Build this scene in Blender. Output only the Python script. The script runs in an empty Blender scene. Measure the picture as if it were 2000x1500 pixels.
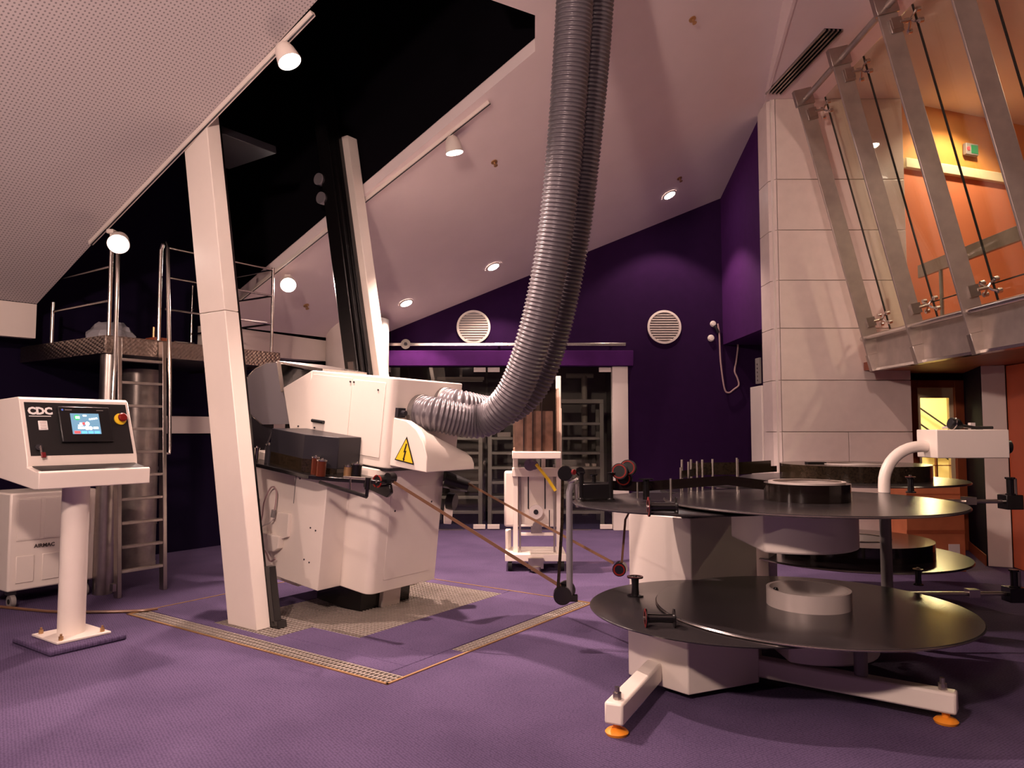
import bpy, math, random
from mathutils import Vector, Matrix
random.seed(7)
C = bpy.context.scene.collection
SC = bpy.context.scene

# ------------------------------------------------------------------ camera, world, exposure
FPX, CAMH, PITCH = 1450.0, 1.4, math.radians(3.55)
cam = bpy.data.objects.new('camera', bpy.data.cameras.new('camera'))
C.objects.link(cam)
cam.data.sensor_width = 36.0
cam.data.lens = 36.0 * FPX / 2000.0
cam.data.clip_start = 0.05
cam.location = (0, 0, CAMH)
cam.rotation_euler = (math.pi / 2 + PITCH, 0, 0)
SC.camera = cam
w = bpy.data.worlds.new('world'); SC.world = w; w.use_nodes = True
w.node_tree.nodes['Background'].inputs[0].default_value = (0.35, 0.25, 0.35, 1)
w.node_tree.nodes['Background'].inputs[1].default_value = 0.004
SC.view_settings.view_transform = 'Standard'
SC.view_settings.look = 'None'
SC.view_settings.gamma = 1.0
SC.view_settings.use_curve_mapping = False
SC.view_settings.exposure = 1.2
LAMP = (1.0, 0.70, 0.60)      # warm pink halogen
SPOT_W = 430.0
DOWN_W = 85.0
FILL_W = 400.0

# ------------------------------------------------------------------ survey helpers (pixel + known plane -> metres)
O = Vector((0, 0, CAMH))
def V(*a): return Vector(a[0] if len(a) == 1 else a)
def ray(px, py):
    u = (px - 1000) / FPX; v = (750 - py) / FPX
    return Vector((u, math.cos(PITCH) - v * math.sin(PITCH), math.sin(PITCH) + v * math.cos(PITCH)))
def at(px, py, Y):
    d = ray(px, py); return O + d * (Y / d.y)
def zz(px, py, z):
    d = ray(px, py); return O + d * ((z - CAMH) / d.z)
def fl(px, py): return zz(px, py, 0)
def pl(px, py, p, n):
    d = ray(px, py); p = Vector(p); n = Vector(n)
    return O + d * ((p - O).dot(n) / d.dot(n))
E1 = Vector((.82, -.572, 0)).normalized(); E2 = Vector((-E1.y, E1.x, 0)); Z = Vector((0, 0, 1)); X = Vector((1, 0, 0)); Y = Vector((0, 1, 0))
PIT = Vector((-2.92, 5.75, 0))
def pit(s, t, z=0): return PIT + E1 * s + E2 * t + Z * z
def ceil_z(x, y): return 6.342 + .407 * x - .27 * y
CN = Vector((-.407, 0.27, 1)).normalized()
def ceil_px(px, py): return pl(px, py, (0, 0, 6.342), CN)
FLATZ = 5.22

# ------------------------------------------------------------------ materials
def lin(c):
    return tuple(((x / 255) / 12.92 if x / 255 <= .04045 else ((x / 255 + .055) / 1.055) ** 2.4) for x in c)
MATS = {}
def mat(name, rgb, rough=.5, metal=0., noise=0., nscale=20., bump=0., bscale=200., emit=None, estr=0., spec=.5, coat=0.):
    m = bpy.data.materials.new(name); m.use_nodes = True
    nt = m.node_tree; b = nt.nodes['Principled BSDF']
    col = lin(rgb) + (1,)
    b.inputs['Base Color'].default_value = col
    b.inputs['Roughness'].default_value = rough
    b.inputs['Metallic'].default_value = metal
    b.inputs['Specular IOR Level'].default_value = spec
    b.inputs['Coat Weight'].default_value = coat
    if emit:
        b.inputs['Emission Color'].default_value = emit + (1,)
        b.inputs['Emission Strength'].default_value = estr
    tc = None
    if noise or bump:
        tc = nt.nodes.new('ShaderNodeTexCoord')
    if noise:
        n = nt.nodes.new('ShaderNodeTexNoise'); n.inputs['Scale'].default_value = nscale; n.inputs['Detail'].default_value = 5
        nt.links.new(tc.outputs['Object'], n.inputs['Vector'])
        r = nt.nodes.new('ShaderNodeValToRGB')
        r.color_ramp.elements[0].color = tuple(c * (1 - noise) for c in col[:3]) + (1,)
        r.color_ramp.elements[1].color = tuple(min(1, c * (1 + noise)) for c in col[:3]) + (1,)
        r.color_ramp.elements[0].position = .3; r.color_ramp.elements[1].position = .7
        nt.links.new(n.outputs['Fac'], r.inputs['Fac']); nt.links.new(r.outputs['Color'], b.inputs['Base Color'])
    if bump:
        n2 = nt.nodes.new('ShaderNodeTexNoise'); n2.inputs['Scale'].default_value = bscale; n2.inputs['Detail'].default_value = 3
        nt.links.new(tc.outputs['Object'], n2.inputs['Vector'])
        bp = nt.nodes.new('ShaderNodeBump'); bp.inputs['Strength'].default_value = bump; bp.inputs['Distance'].default_value = .01
        nt.links.new(n2.outputs['Fac'], bp.inputs['Height']); nt.links.new(bp.outputs['Normal'], b.inputs['Normal'])
    MATS[name] = m
    return m

def carpet_mat(name, rgb):
    m = mat(name, rgb, rough=.95, spec=.1)
    nt = m.node_tree; b = nt.nodes['Principled BSDF']
    tc = nt.nodes.new('ShaderNodeTexCoord')
    mp = nt.nodes.new('ShaderNodeMapping'); mp.inputs['Rotation'].default_value = (0, 0, math.radians(-35))
    nt.links.new(tc.outputs['Object'], mp.inputs['Vector'])
    ch = nt.nodes.new('ShaderNodeTexVoronoi'); ch.inputs['Scale'].default_value = 70; ch.inputs['Randomness'].default_value = .35; ch.voronoi_dimensions = '2D'
    nt.links.new(mp.outputs['Vector'], ch.inputs['Vector'])
    n = nt.nodes.new('ShaderNodeTexNoise'); n.inputs['Scale'].default_value = 1.7; n.inputs['Detail'].default_value = 6
    nt.links.new(tc.outputs['Object'], n.inputs['Vector'])
    c = Vector(lin(rgb))
    r1 = nt.nodes.new('ShaderNodeValToRGB')
    r1.color_ramp.elements[0].color = tuple(c * 1.22) + (1,); r1.color_ramp.elements[1].color = tuple(c * .6) + (1,)
    r1.color_ramp.elements[1].position = .75
    nt.links.new(ch.outputs['Distance'], r1.inputs['Fac'])
    r2 = nt.nodes.new('ShaderNodeValToRGB')
    r2.color_ramp.elements[0].color = (.78, .78, .80, 1); r2.color_ramp.elements[1].color = (1.0, 1.0, 1.0, 1)
    r2.color_ramp.elements[0].position = .35; r2.color_ramp.elements[1].position = .6
    nt.links.new(n.outputs['Fac'], r2.inputs['Fac'])
    mx = nt.nodes.new('ShaderNodeMix'); mx.data_type = 'RGBA'; mx.blend_type = 'MULTIPLY'; mx.inputs[0].default_value = 1
    nt.links.new(r1.outputs['Color'], mx.inputs[6]); nt.links.new(r2.outputs['Color'], mx.inputs[7])
    nt.links.new(mx.outputs[2], b.inputs['Base Color'])
    bp = nt.nodes.new('ShaderNodeBump'); bp.inputs['Strength'].default_value = .5; bp.inputs['Distance'].default_value = .006; bp.invert = True
    nt.links.new(ch.outputs['Distance'], bp.inputs['Height']); nt.links.new(bp.outputs['Normal'], b.inputs['Normal'])
    return m

def perforated_mat(name, rgb):
    m = mat(name, rgb, rough=.85, spec=.2)
    nt = m.node_tree; b = nt.nodes['Principled BSDF']
    tc = nt.nodes.new('ShaderNodeTexCoord')
    mp = nt.nodes.new('ShaderNodeMapping'); mp.inputs['Rotation'].default_value = (0, 0, math.radians(35)); mp.inputs['Scale'].default_value = (38, 38, 0)
    nt.links.new(tc.outputs['Object'], mp.inputs['Vector'])
    vo = nt.nodes.new('ShaderNodeTexVoronoi'); vo.inputs['Scale'].default_value = 1; vo.inputs['Randomness'].default_value = 0; vo.voronoi_dimensions = '2D'
    nt.links.new(mp.outputs['Vector'], vo.inputs['Vector'])
    r = nt.nodes.new('ShaderNodeValToRGB'); c = Vector(lin(rgb))
    r.color_ramp.elements[0].color = tuple(c * .45) + (1,); r.color_ramp.elements[1].color = tuple(c) + (1,)
    r.color_ramp.elements[0].position = .2; r.color_ramp.elements[1].position = .27
    nt.links.new(vo.outputs['Distance'], r.inputs['Fac']); nt.links.new(r.outputs['Color'], b.inputs['Base Color'])
    return m

def checker_mat(name, rgb):
    m = mat(name, rgb, rough=.32, metal=1.)
    nt = m.node_tree; b = nt.nodes['Principled BSDF']
    tc = nt.nodes.new('ShaderNodeTexCoord')
    w1 = nt.nodes.new('ShaderNodeTexVoronoi'); w1.inputs['Scale'].default_value = 38; w1.inputs['Randomness'].default_value = 0.0
    mp = nt.nodes.new('ShaderNodeMapping'); mp.inputs['Rotation'].default_value = (.785, .0, math.radians(10)); 
    nt.links.new(tc.outputs['Object'], mp.inputs['Vector']); nt.links.new(mp.outputs['Vector'], w1.inputs['Vector'])
    bp = nt.nodes.new('ShaderNodeBump'); bp.inputs['Strength'].default_value = .9; bp.inputs['Distance'].default_value = .008; bp.invert = True
    nt.links.new(w1.outputs['Distance'], bp.inputs['Height']); nt.links.new(bp.outputs['Normal'], b.inputs['Normal'])
    return m

def glass_mat(name, tint, gloss=.06, rough=.02):
    m = bpy.data.materials.new(name); m.use_nodes = True; nt = m.node_tree
    nt.nodes.remove(nt.nodes['Principled BSDF']); out = nt.nodes['Material Output']
    t = nt.nodes.new('ShaderNodeBsdfTransparent'); t.inputs[0].default_value = tint + (1,)
    g = nt.nodes.new('ShaderNodeBsdfGlossy'); g.inputs['Roughness'].default_value = rough
    lw = nt.nodes.new('ShaderNodeLayerWeight'); lw.inputs[0].default_value = .5
    pw = nt.nodes.new('ShaderNodeMath'); pw.operation = 'POWER'; pw.inputs[1].default_value = 5.0
    nt.links.new(lw.outputs['Facing'], pw.inputs[0])
    fr = nt.nodes.new('ShaderNodeMath'); fr.operation = 'MULTIPLY_ADD'; fr.inputs[1].default_value = .6; fr.inputs[2].default_value = .035
    nt.links.new(pw.outputs[0], fr.inputs[0])
    mx = nt.nodes.new('ShaderNodeMixShader')
    nt.links.new(fr.outputs[0], mx.inputs[0]); nt.links.new(t.outputs[0], mx.inputs[1]); nt.links.new(g.outputs[0], mx.inputs[2])
    nt.links.new(mx.outputs[0], out.inputs[0])
    MATS[name] = m; return m

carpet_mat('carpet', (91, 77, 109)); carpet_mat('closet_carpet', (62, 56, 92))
perforated_mat('perforated', (194, 184, 184))
mat('ceiling_paint', (226, 212, 211), .9, noise=.02, nscale=3, spec=.2)
mat('white_paint', (224, 214, 205), .42, noise=.02, nscale=4)
mat('machine_white', (232, 222, 212), .35, noise=.015, nscale=6, bump=.02, bscale=400)
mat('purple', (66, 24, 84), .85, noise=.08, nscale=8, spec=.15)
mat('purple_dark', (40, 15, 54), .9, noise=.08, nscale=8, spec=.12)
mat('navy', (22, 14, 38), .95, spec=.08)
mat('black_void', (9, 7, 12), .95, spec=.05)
mat('tile', (226, 212, 204), .22, noise=.035, nscale=9, coat=.15)
mat('steel', (176, 168, 162), .34, 1., noise=.08, nscale=15)
mat('bright_steel', (205, 198, 192), .22, 1.)
mat('fin_steel', (176, 164, 156), .42, .65, noise=.12, nscale=7)
mat('galvanised', (172, 162, 154), .35, .6, noise=.2, nscale=9)
mat('grating_steel', (166, 156, 148), .4, .35)
mat('rack_grey', (150, 146, 142), .45, .2)
mat('film_strip', (120, 88, 66), .3, .1)
checker_mat('checker_plate', (170, 155, 145))
mat('hose', (96, 91, 96), .32, .15, spec=.6)
mat('black_plastic', (16, 15, 17), .35)
mat('black_paint', (18, 16, 17), .22, spec=.6)
mat('black_rubber', (20, 20, 20), .8)
mat('panel_black', (20, 18, 20), .45)
mat('platter', (56, 52, 54), .25, .3, noise=.05, nscale=30)
mat('platter_rim', (150, 140, 138), .25, .9)
mat('hub', (215, 204, 198), .35, .35)
mat('lens_grey', (150, 145, 150), .36, .45)
mat('grey_paint', (130, 124, 122), .4)
mat('dark_grey', (44, 42, 48), .35, .3)
mat('film', (24, 18, 15), .12, .0, spec=.7)
mat('film_edge', (46, 37, 27), .15, .3, noise=.4, nscale=60)
mat('amber', (98, 46, 28), .25, .3)
mat('pack_brown', (104, 86, 80), .4, noise=.3, nscale=14)
mat('red', (122, 24, 18), .5, spec=.2); mat('dark_red', (110, 22, 26), .35); mat('yellow', (238, 200, 40), .4); mat('orange_rubber', (240, 150, 40), .45)
mat('brass', (186, 148, 104), .38, .75)
mat('wood', (150, 78, 48), .45, noise=.15, nscale=6); mat('orange_door', (200, 96, 58), .42, noise=.05, nscale=4)
mat('orange_wall', (214, 128, 88), .7, noise=.03, nscale=3); mat('ochre_wall', (214, 146, 70), .7, noise=.03, nscale=3)
mat('cream', (232, 220, 180), .7, noise=.02)
mat('cardboard', (176, 100, 62), .8, noise=.1, nscale=7)
mat('paper', (215, 205, 200), .7)
mat('plastic_sheet', (150, 150, 155), .2, spec=.8)
mat('cable', (170, 140, 140), .5); mat('dark_cable', (70, 56, 54), .5)
mat('lamp_on', (255, 255, 255), .5, emit=(1., .84, .78), estr=28.)
mat('fill_globe_glow', (255, 255, 255), .5, emit=LAMP, estr=FILL_W)  # glow of the added globes
mat('lamp_warm', (255, 255, 255), .5, emit=(1., .85, .6), estr=9.)
mat('screen_bg', (60, 90, 110), .2, emit=lin((84, 112, 130)), estr=1.0)
mat('scr_white', (255, 255, 255), .2, emit=(1, 1, 1), estr=1.1)
mat('scr_blue', (40, 110, 220), .2, emit=lin((90, 150, 235)), estr=1.1)
mat('scr_red', (220, 40, 40), .2, emit=lin((240, 70, 70)), estr=1.1)
mat('scr_green', (30, 130, 70), .2, emit=lin((40, 140, 80)), estr=1.0)
mat('exit_green', (30, 110, 70), .3, emit=lin((50, 110, 70)), estr=.15)
mat('print_white', (235, 232, 228), .5); mat('print_dark', (60, 48, 46), .6)
mat('blue_dot', (90, 130, 230), .4)
mat('ball', (15, 12, 13), .15)
glass_mat('glass', (.90, .92, .85)); glass_mat('clear_acrylic', (.90, .84, .80)); glass_mat('cabinet_glass', (.88, .89, .86))
M = MATS

# ------------------------------------------------------------------ mesh builder
class MB:
    def __init__(s, fr=None): s.v = []; s.f = []; s.fr = fr
    def T(s, p):
        p = Vector(p); return s.fr(p) if s.fr else p
    def add(s, vs, fs):
        n = len(s.v); s.v += [Vector(q) for q in vs]; s.f += [tuple(i + n for i in f) for f in fs]; return s
    def box(s, lo, hi):
        x0, y0, z0 = lo; x1, y1, z1 = hi
        vs = [(x0, y0, z0), (x1, y0, z0), (x1, y1, z0), (x0, y1, z0), (x0, y0, z1), (x1, y0, z1), (x1, y1, z1), (x0, y1, z1)]
        return s.add([s.T(q) for q in vs], [(0, 3, 2, 1), (4, 5, 6, 7), (0, 1, 5, 4), (1, 2, 6, 5), (2, 3, 7, 6), (3, 0, 4, 7)])
    def prism(s, poly, vec, local=True):
        ps = [s.T(p) for p in poly]
        if local and s.fr: vec = s.fr(Vector(vec)) - s.fr(Vector((0, 0, 0)))
        vec = Vector(vec); n = len(ps)
        # orient
        nrm = Vector((0, 0, 0))
        for i in range(n): nrm += (ps[i] - ps[0]).cross(ps[(i + 1) % n] - ps[0])
        if nrm.dot(vec) > 0: ps = ps[::-1]
        vs = ps + [p + vec for p in ps]
        fs = [tuple(range(n)), tuple(range(2 * n - 1, n - 1, -1))]
        for i in range(n):
            j = (i + 1) % n; fs.append((j, i, i + n, j + n))
        return s.add(vs, fs)
    def loft(s, polys, cap=True):
        n = len(polys[0]); vs = [s.T(p) for q in polys for p in q]; fs = []
        for k in range(len(polys) - 1):
            for i in range(n):
                j = (i + 1) % n
                fs.append((k * n + i, k * n + j, (k + 1) * n + j, (k + 1) * n + i))
        if cap:
            fs.append(tuple(range(n - 1, -1, -1))); fs.append(tuple((len(polys) - 1) * n + i for i in range(n)))
        return s.add(vs, fs)
    def cyl(s, a, b, r, r2=None, n=16, cap=True):
        a = s.T(a); b = s.T(b); r2 = r if r2 is None else r2
        ax = (b - a).normalized(); t = Vector((0, 0, 1)) if abs(ax.z) < .9 else Vector((1, 0, 0))
        u = ax.cross(t).normalized(); v = ax.cross(u)
        vs = []
        for c, rr in ((a, r), (b, r2)):
            for i in range(n):
                g = 2 * math.pi * i / n; vs.append(c + (u * math.cos(g) + v * math.sin(g)) * rr)
        fs = [(i, (i + 1) % n, n + (i + 1) % n, n + i) for i in range(n)]
        fs = [tuple(reversed(f)) for f in fs]
        if cap: fs += [tuple(range(n)), tuple(range(2 * n - 1, n - 1, -1))]
        return s.add(vs, fs)
    def lathe(s, prof, base, axis, n=24):
        base = s.T(base); ax = Vector(axis)
        if s.fr: ax = s.fr(ax) - s.fr(Vector((0, 0, 0)))
        ax.normalize(); t = Vector((0, 0, 1)) if abs(ax.z) < .9 else Vector((1, 0, 0))
        u = ax.cross(t).normalized(); v = ax.cross(u); vs = []; fs = []
        for r, h in prof:
            for i in range(n):
                g = 2 * math.pi * i / n; vs.append(base + ax * h + (u * math.cos(g) + v * math.sin(g)) * max(r, 1e-5))
        for k in range(len(prof) - 1):
            for i in range(n):
                j = (i + 1) % n; fs.append((k * n + i, (k + 1) * n + i, (k + 1) * n + j, k * n + j))
        return s.add(vs, fs)
    def tube(s, path, r, n=10, rad=None, cap=True):
        P = [s.T(p) for p in path]; N = len(P); vs = []; fs = []
        tan = [(P[min(i + 1, N - 1)] - P[max(i - 1, 0)]).normalized() for i in range(N)]
        t = Vector((0, 0, 1)) if abs(tan[0].z) < .9 else Vector((1, 0, 0))
        u = (t - tan[0] * t.dot(tan[0])).normalized()
        for i in range(N):
            u = (u - tan[i] * u.dot(tan[i])).normalized(); v = tan[i].cross(u)
            rr = rad[i] if rad else r
            for k in range(n):
                g = 2 * math.pi * k / n; vs.append(P[i] + (u * math.cos(g) + v * math.sin(g)) * rr)
        for i in range(N - 1):
            for k in range(n):
                j = (k + 1) % n; fs.append((i * n + k, i * n + j, (i + 1) * n + j, (i + 1) * n + k))
        if cap: fs += [tuple(range(n - 1, -1, -1)), tuple((N - 1) * n + k for k in range(n))]
        return s.add(vs, fs)
    def ribbon(s, path, wdir, wid, th=.002):
        P = [s.T(p) for p in path]; wd = Vector(wdir).normalized() * (wid / 2); N = len(P); vs = []; fs = []
        for i in range(N):
            tn = (P[min(i + 1, N - 1)] - P[max(i - 1, 0)]).normalized(); nn = tn.cross(wd).normalized() * (th / 2)
            vs += [P[i] - wd - nn, P[i] + wd - nn, P[i] + wd + nn, P[i] - wd + nn]
        for i in range(N - 1):
            for k in range(4):
                j = (k + 1) % 4; fs.append((4 * i + k, 4 * i + j, 4 * i + 4 + j, 4 * i + 4 + k))
        fs += [(3, 2, 1, 0), tuple(4 * (N - 1) + k for k in range(4))]
        return s.add(vs, fs)

ORG = {}
def link(mb, name, m, org, parent=None, bev=0., smooth=35, bseg=2):
    me = bpy.data.meshes.new(name)
    me.from_pydata([v - org for v in mb.v], [], mb.f); me.update()
    import bmesh
    bm = bmesh.new(); bm.from_mesh(me); bmesh.ops.recalc_face_normals(bm, faces=bm.faces); bm.to_mesh(me); bm.free()
    for p in me.polygons: p.use_smooth = True
    me.set_sharp_from_angle(angle=math.radians(smooth))
    me.materials.append(M[m])
    o = bpy.data.objects.new(name, me); C.objects.link(o)
    if parent: o.parent = parent
    if bev:
        b = o.modifiers.new('bevel', 'BEVEL'); b.width = bev; b.segments = bseg; b.limit_method = 'ANGLE'; b.angle_limit = math.radians(40)
        b.harden_normals = False
    return o
def tag(o, label=None, cat=None, group=None, kind=None):
    if label: o['label'] = label
    if cat: o['category'] = cat
    if group: o['group'] = group
    if kind: o['kind'] = kind
    return o
def thing(name, label, cat, loc, group=None, kind=None):
    o = bpy.data.objects.new(name, None); C.objects.link(o); o.empty_display_size = .1
    o.location = loc; ORG[o.name] = Vector(loc); return tag(o, label, cat, group, kind)
def part(mb, name, m, parent, label=None, bev=0., smooth=35, kind=None, bseg=2):
    org = ORG[parent.name]; o = link(mb, name, m, org, parent, bev, smooth, bseg); ORG[o.name] = org
    return tag(o, label, kind=kind)
def single(mb, name, m, label=None, cat=None, group=None, kind=None, bev=0., smooth=35):
    xs = [v.x for v in mb.v]; ys = [v.y for v in mb.v]; zs = [v.z for v in mb.v]
    org = Vector(((min(xs) + max(xs)) / 2, (min(ys) + max(ys)) / 2, min(zs)))
    o = link(mb, name, m, Vector((0, 0, 0)) if kind == 'structure' else org, None, bev, smooth)
    o.location = Vector((0, 0, 0)) if kind == 'structure' else org
    ORG[o.name] = o.location.copy()
    return tag(o, label, cat, group, kind)
def struct(mb, name, m, label=None, bev=0.): return single(mb, name, m, label, None, None, 'structure', bev)
def frame(o, ax, ay, az):
    o = Vector(o); ax = Vector(ax); ay = Vector(ay); az = Vector(az)
    return lambda p: o + ax * p[0] + ay * p[1] + az * p[2]
def text_part(s, size, org, xd, yd, m, parent, name, bold=0., align='LEFT', label=None, depth=.0008):
    cu = bpy.data.curves.new(name, 'FONT'); cu.body = s; cu.size = size; cu.offset = bold; cu.align_x = align; cu.extrude = depth; cu.resolution_u = 2
    ob = bpy.data.objects.new(name, cu); C.objects.link(ob)
    dg = bpy.context.evaluated_depsgraph_get(); me = bpy.data.meshes.new_from_object(ob.evaluated_get(dg))
    bpy.data.objects.remove(ob); bpy.data.curves.remove(cu)
    xd = Vector(xd).normalized(); yd = Vector(yd).normalized(); zd = xd.cross(yd)
    mb = MB(); mb.v = [Vector(org) + xd * v.co.x + yd * v.co.y + zd * v.co.z for v in me.vertices]; mb.f = [tuple(p.vertices) for p in me.polygons]
    bpy.data.meshes.remove(me)
    return part(mb, name, m, parent, label)
def catmull(P, per=12):
    P = [Vector(p) for p in P]; P = [P[0] * 2 - P[1]] + P + [P[-1] * 2 - P[-2]]; out = []
    for i in range(1, len(P) - 2):
        a, b, c, d = P[i - 1:i + 3]
        for k in range(per):
            t = k / per
            out.append(.5 * ((2 * b) + (c - a) * t + (2 * a - 5 * b + 4 * c - d) * t * t + (3 * b - a - 3 * c + d) * t ** 3))
    out.append(P[-2]); return out
def resample(P, step):
    out = [P[0]]; acc = 0
    for i in range(1, len(P)):
        seg = (P[i] - P[i - 1]).length
        while acc + seg >= step:
            f = (step - acc) / seg; q = P[i - 1].lerp(P[i], f) if False else out[-1]
            q = P[i - 1] + (P[i] - P[i - 1]) * f; out.append(q)
            P[i - 1] = q; seg = (P[i] - q).length; acc = 0
        acc += seg
    return out
def light(name, kind, loc, target, watts, parent=None, size=math.radians(80), blend=.5, radius=.05, color=LAMP):
    d = bpy.data.lights.new(name, kind); d.energy = watts; d.color = color
    if kind == 'SPOT': d.spot_size = size; d.spot_blend = blend; d.shadow_soft_size = radius
    elif kind == 'POINT': d.shadow_soft_size = radius
    o = bpy.data.objects.new(name, d); C.objects.link(o)
    org = ORG[parent.name] if parent else Vector((0, 0, 0))
    o.parent = parent; o.location = Vector(loc) - org
    if kind != 'POINT': o.rotation_euler = (Vector(target) - Vector(loc)).to_track_quat('-Z', 'Y').to_euler()
    return o

# ================================================================== STRUCTURE
A_, B_, C_, D_ = pit(0, 0), pit(2.72, 0), pit(2.72, 2.33), pit(0, 2.33)
o1, o2, o3, o4 = V(-9, -5, 0), V(9, -5, 0), V(9, 13, 0), V(-9, 13, 0)
mb = MB(); mb.add([o1, o2, o3, o4, A_, B_, C_, D_], [(0, 1, 5, 4), (1, 2, 6, 5), (2, 3, 7, 6), (3, 0, 4, 7)])
floor = struct(mb, 'floor', 'carpet')
mb = MB(); dn = Z * -.25
mb.add([A_, B_, C_, D_, A_ + dn, B_ + dn, C_ + dn, D_ + dn], [(4, 5, 6, 7), (0, 1, 5, 4), (1, 2, 6, 5), (2, 3, 7, 6), (3, 0, 4, 7)])
part(mb, 'pit_lining', 'black_void', floor)
PF = frame(PIT, E1, E2, Z)
for (s0, s1, t0, t1) in [(0.004, .748, .15, 2.325), (1.452, 2.592, .284, .548), (.752, 1.448, .146, .282 - .06), (1.452, 2.592, .146, .282),
                         (1.924, 2.592, .552, 2.325), (2.596, 2.712, .146, .70), (.752, 1.92, 2.205, 2.325)]:
    part(MB(PF).box((s0, t0, -.03), (s1, t1, .004)), 'carpet_panel', 'carpet', floor, bev=.004)
def grating(s0, s1, t0, t1, pitch=.034):
    mb = MB(PF)
    n = max(2, int((s1 - s0) / pitch))
    for i in range(n + 1):
        s = s0 + (s1 - s0) * i / n; mb.box((s - .0045, t0, -.03), (s + .0045, t1, -.002))
    n = max(2, int((t1 - t0) / pitch))
    for i in range(n + 1):
        t = t0 + (t1 - t0) * i / n; mb.box((s0, t - .005, -.018), (s1, t + .005, 0.0))
    return part(mb, 'floor_grating', 'grating_steel', floor, 'open steel bar grating', kind='stuff')
grating(.01, 2.71, .01, .14); grating(.755, 1.918, .555, 2.2); grating(.755, 1.445, .225, .55); grating(2.6, 2.712, .705, 2.32)
for (a, b) in ((A_, B_), (B_, C_), (C_, D_), (D_, A_)):
    d = (b - a).normalized(); nn = d.cross(Z)
    f = frame(a, d, nn, Z)
    part(MB(f).box((-.012, -.004, -.02), ((b - a).length + .012, .012, .006)), 'pit_edge_trim', 'brass', floor)

# ---- sloped ceiling (underside of the raked seating), with the diagonal slot for the projector lift
def cp(x, y, dz=0): return V(x, y, ceil_z(x, y) + dz)
def fx(y): return 2.56 + (y - 6.53) * .215       # edge of the slope below the flat ceiling
def pxy(s_, t_): p = pit(s_, t_); return (p.x, p.y)
S0 = -2.05
SL0, SL1, SE1, SE2, SE3, SR0 = pxy(S0, .12), pxy(2.6, .36), pxy(2.34, 1.468), pxy(2.448, 1.928), pxy(2.234, 2.254), pxy(S0, 1.95)
sb = (10.6 - PIT.y - E1.y * S0) / E2.y
right = [SR0, pxy(S0, sb), (3.3, 10.6), (3.05, 8.7), (fx(8.4), 8.4), (fx(6), 6), (fx(4), 4), (fx(1), 1), (fx(-4), -4), (SL1[0], -4), SL1, SE1, SE2, SE3]
struct(MB().prism([cp(*p) for p in right], (0, 0, .12), False), 'ceiling', 'ceiling_paint')
left = [SL0, pxy(S0, -.9), (-5.5, 5.4), (-5.5, -4), (SL1[0], -4), SL1]
struct(MB().prism([cp(*p) for p in left], (0, 0, .12), False), 'ceiling', 'perforated')
flat = [(fx(8.4), 8.4), (2.99, 8.8), (4.6, 8.8), (4.6, 10.6), (9, 10.6), (9, -4), (fx(-4), -4), (fx(1), 1), (fx(4), 4), (fx(6), 6), (fx(7.9), 7.9)]
struct(MB().prism([V(x, y, FLATZ) for x, y in flat], (0, 0, .12), False), 'ceiling', 'ceiling_paint')
mb = MB()
for ya, yb in ((8.4, 4), (4, -4)):
    mb.prism([cp(fx(ya), ya, .1), cp(fx(yb), yb, .1), V(fx(yb), yb, FLATZ - .01), V(fx(ya), ya, FLATZ - .01)], (-.03, 0, 0), False)
struct(mb, 'trim_13', 'ceiling_paint')
def strip(path, wid, hgt, name, m, off=0.):
    mb = MB()
    for a, b in zip(path[:-1], path[1:]):
        a = cp(*a); b = cp(*b); d = (b - a).normalized(); sd = d.cross(CN).normalized()
        f = frame(a, d, sd, CN); mb.box((0, off - wid / 2, -hgt), ((b - a).length, off + wid / 2, .005))
    return struct(mb, name, m)
strip([(-2.9, 9.15), (2.72, 9.15), (2.33, 6.5), (1.8, 4.2), (.8, 1.0)], .03, .012, 'trim_1', 'white_paint')
strip([(-4.2, 7.2), (-4.5, 6.93), (-5.2, 5.95)], .03, .012, 'trim_2', 'white_paint')
strip([SR0, SE3, SE2, SE1, SL1], .05, .05, 'trim_3', 'white_paint', 0)
strip([SL0, SL1], .05, .05, 'trim_4', 'white_paint', 0)
# lower-left fascias of the two ceiling halves
b_ = pxy(S0, -2.4)
a0 = cp(*SL0, -.005); b0 = cp(*b_, -.005)
struct(MB().prism([a0, b0, V(b0.x, b0.y, 2.24), V(a0.x, a0.y, 2.27)], E1 * -.1, False), 'trim_5', 'white_paint')
a0 = cp(*SR0, -.005); b0 = cp(*pxy(S0 - .06, 3.72), -.005)
struct(MB().prism([a0, b0, V(b0.x, b0.y, 2.33), V(a0.x, a0.y, 2.29)], E1 * -.25, False), 'trim_6', 'white_paint')

# ---- dark lift shaft above the slot
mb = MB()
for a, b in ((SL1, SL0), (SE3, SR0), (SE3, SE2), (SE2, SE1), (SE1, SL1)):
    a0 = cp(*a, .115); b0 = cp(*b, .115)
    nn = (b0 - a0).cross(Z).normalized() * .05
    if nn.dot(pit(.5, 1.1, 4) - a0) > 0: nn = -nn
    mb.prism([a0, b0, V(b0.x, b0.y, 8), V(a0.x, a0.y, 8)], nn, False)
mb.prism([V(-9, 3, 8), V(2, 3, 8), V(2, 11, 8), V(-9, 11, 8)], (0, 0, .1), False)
struct(mb, 'wall_shaft', 'black_void')
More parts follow.
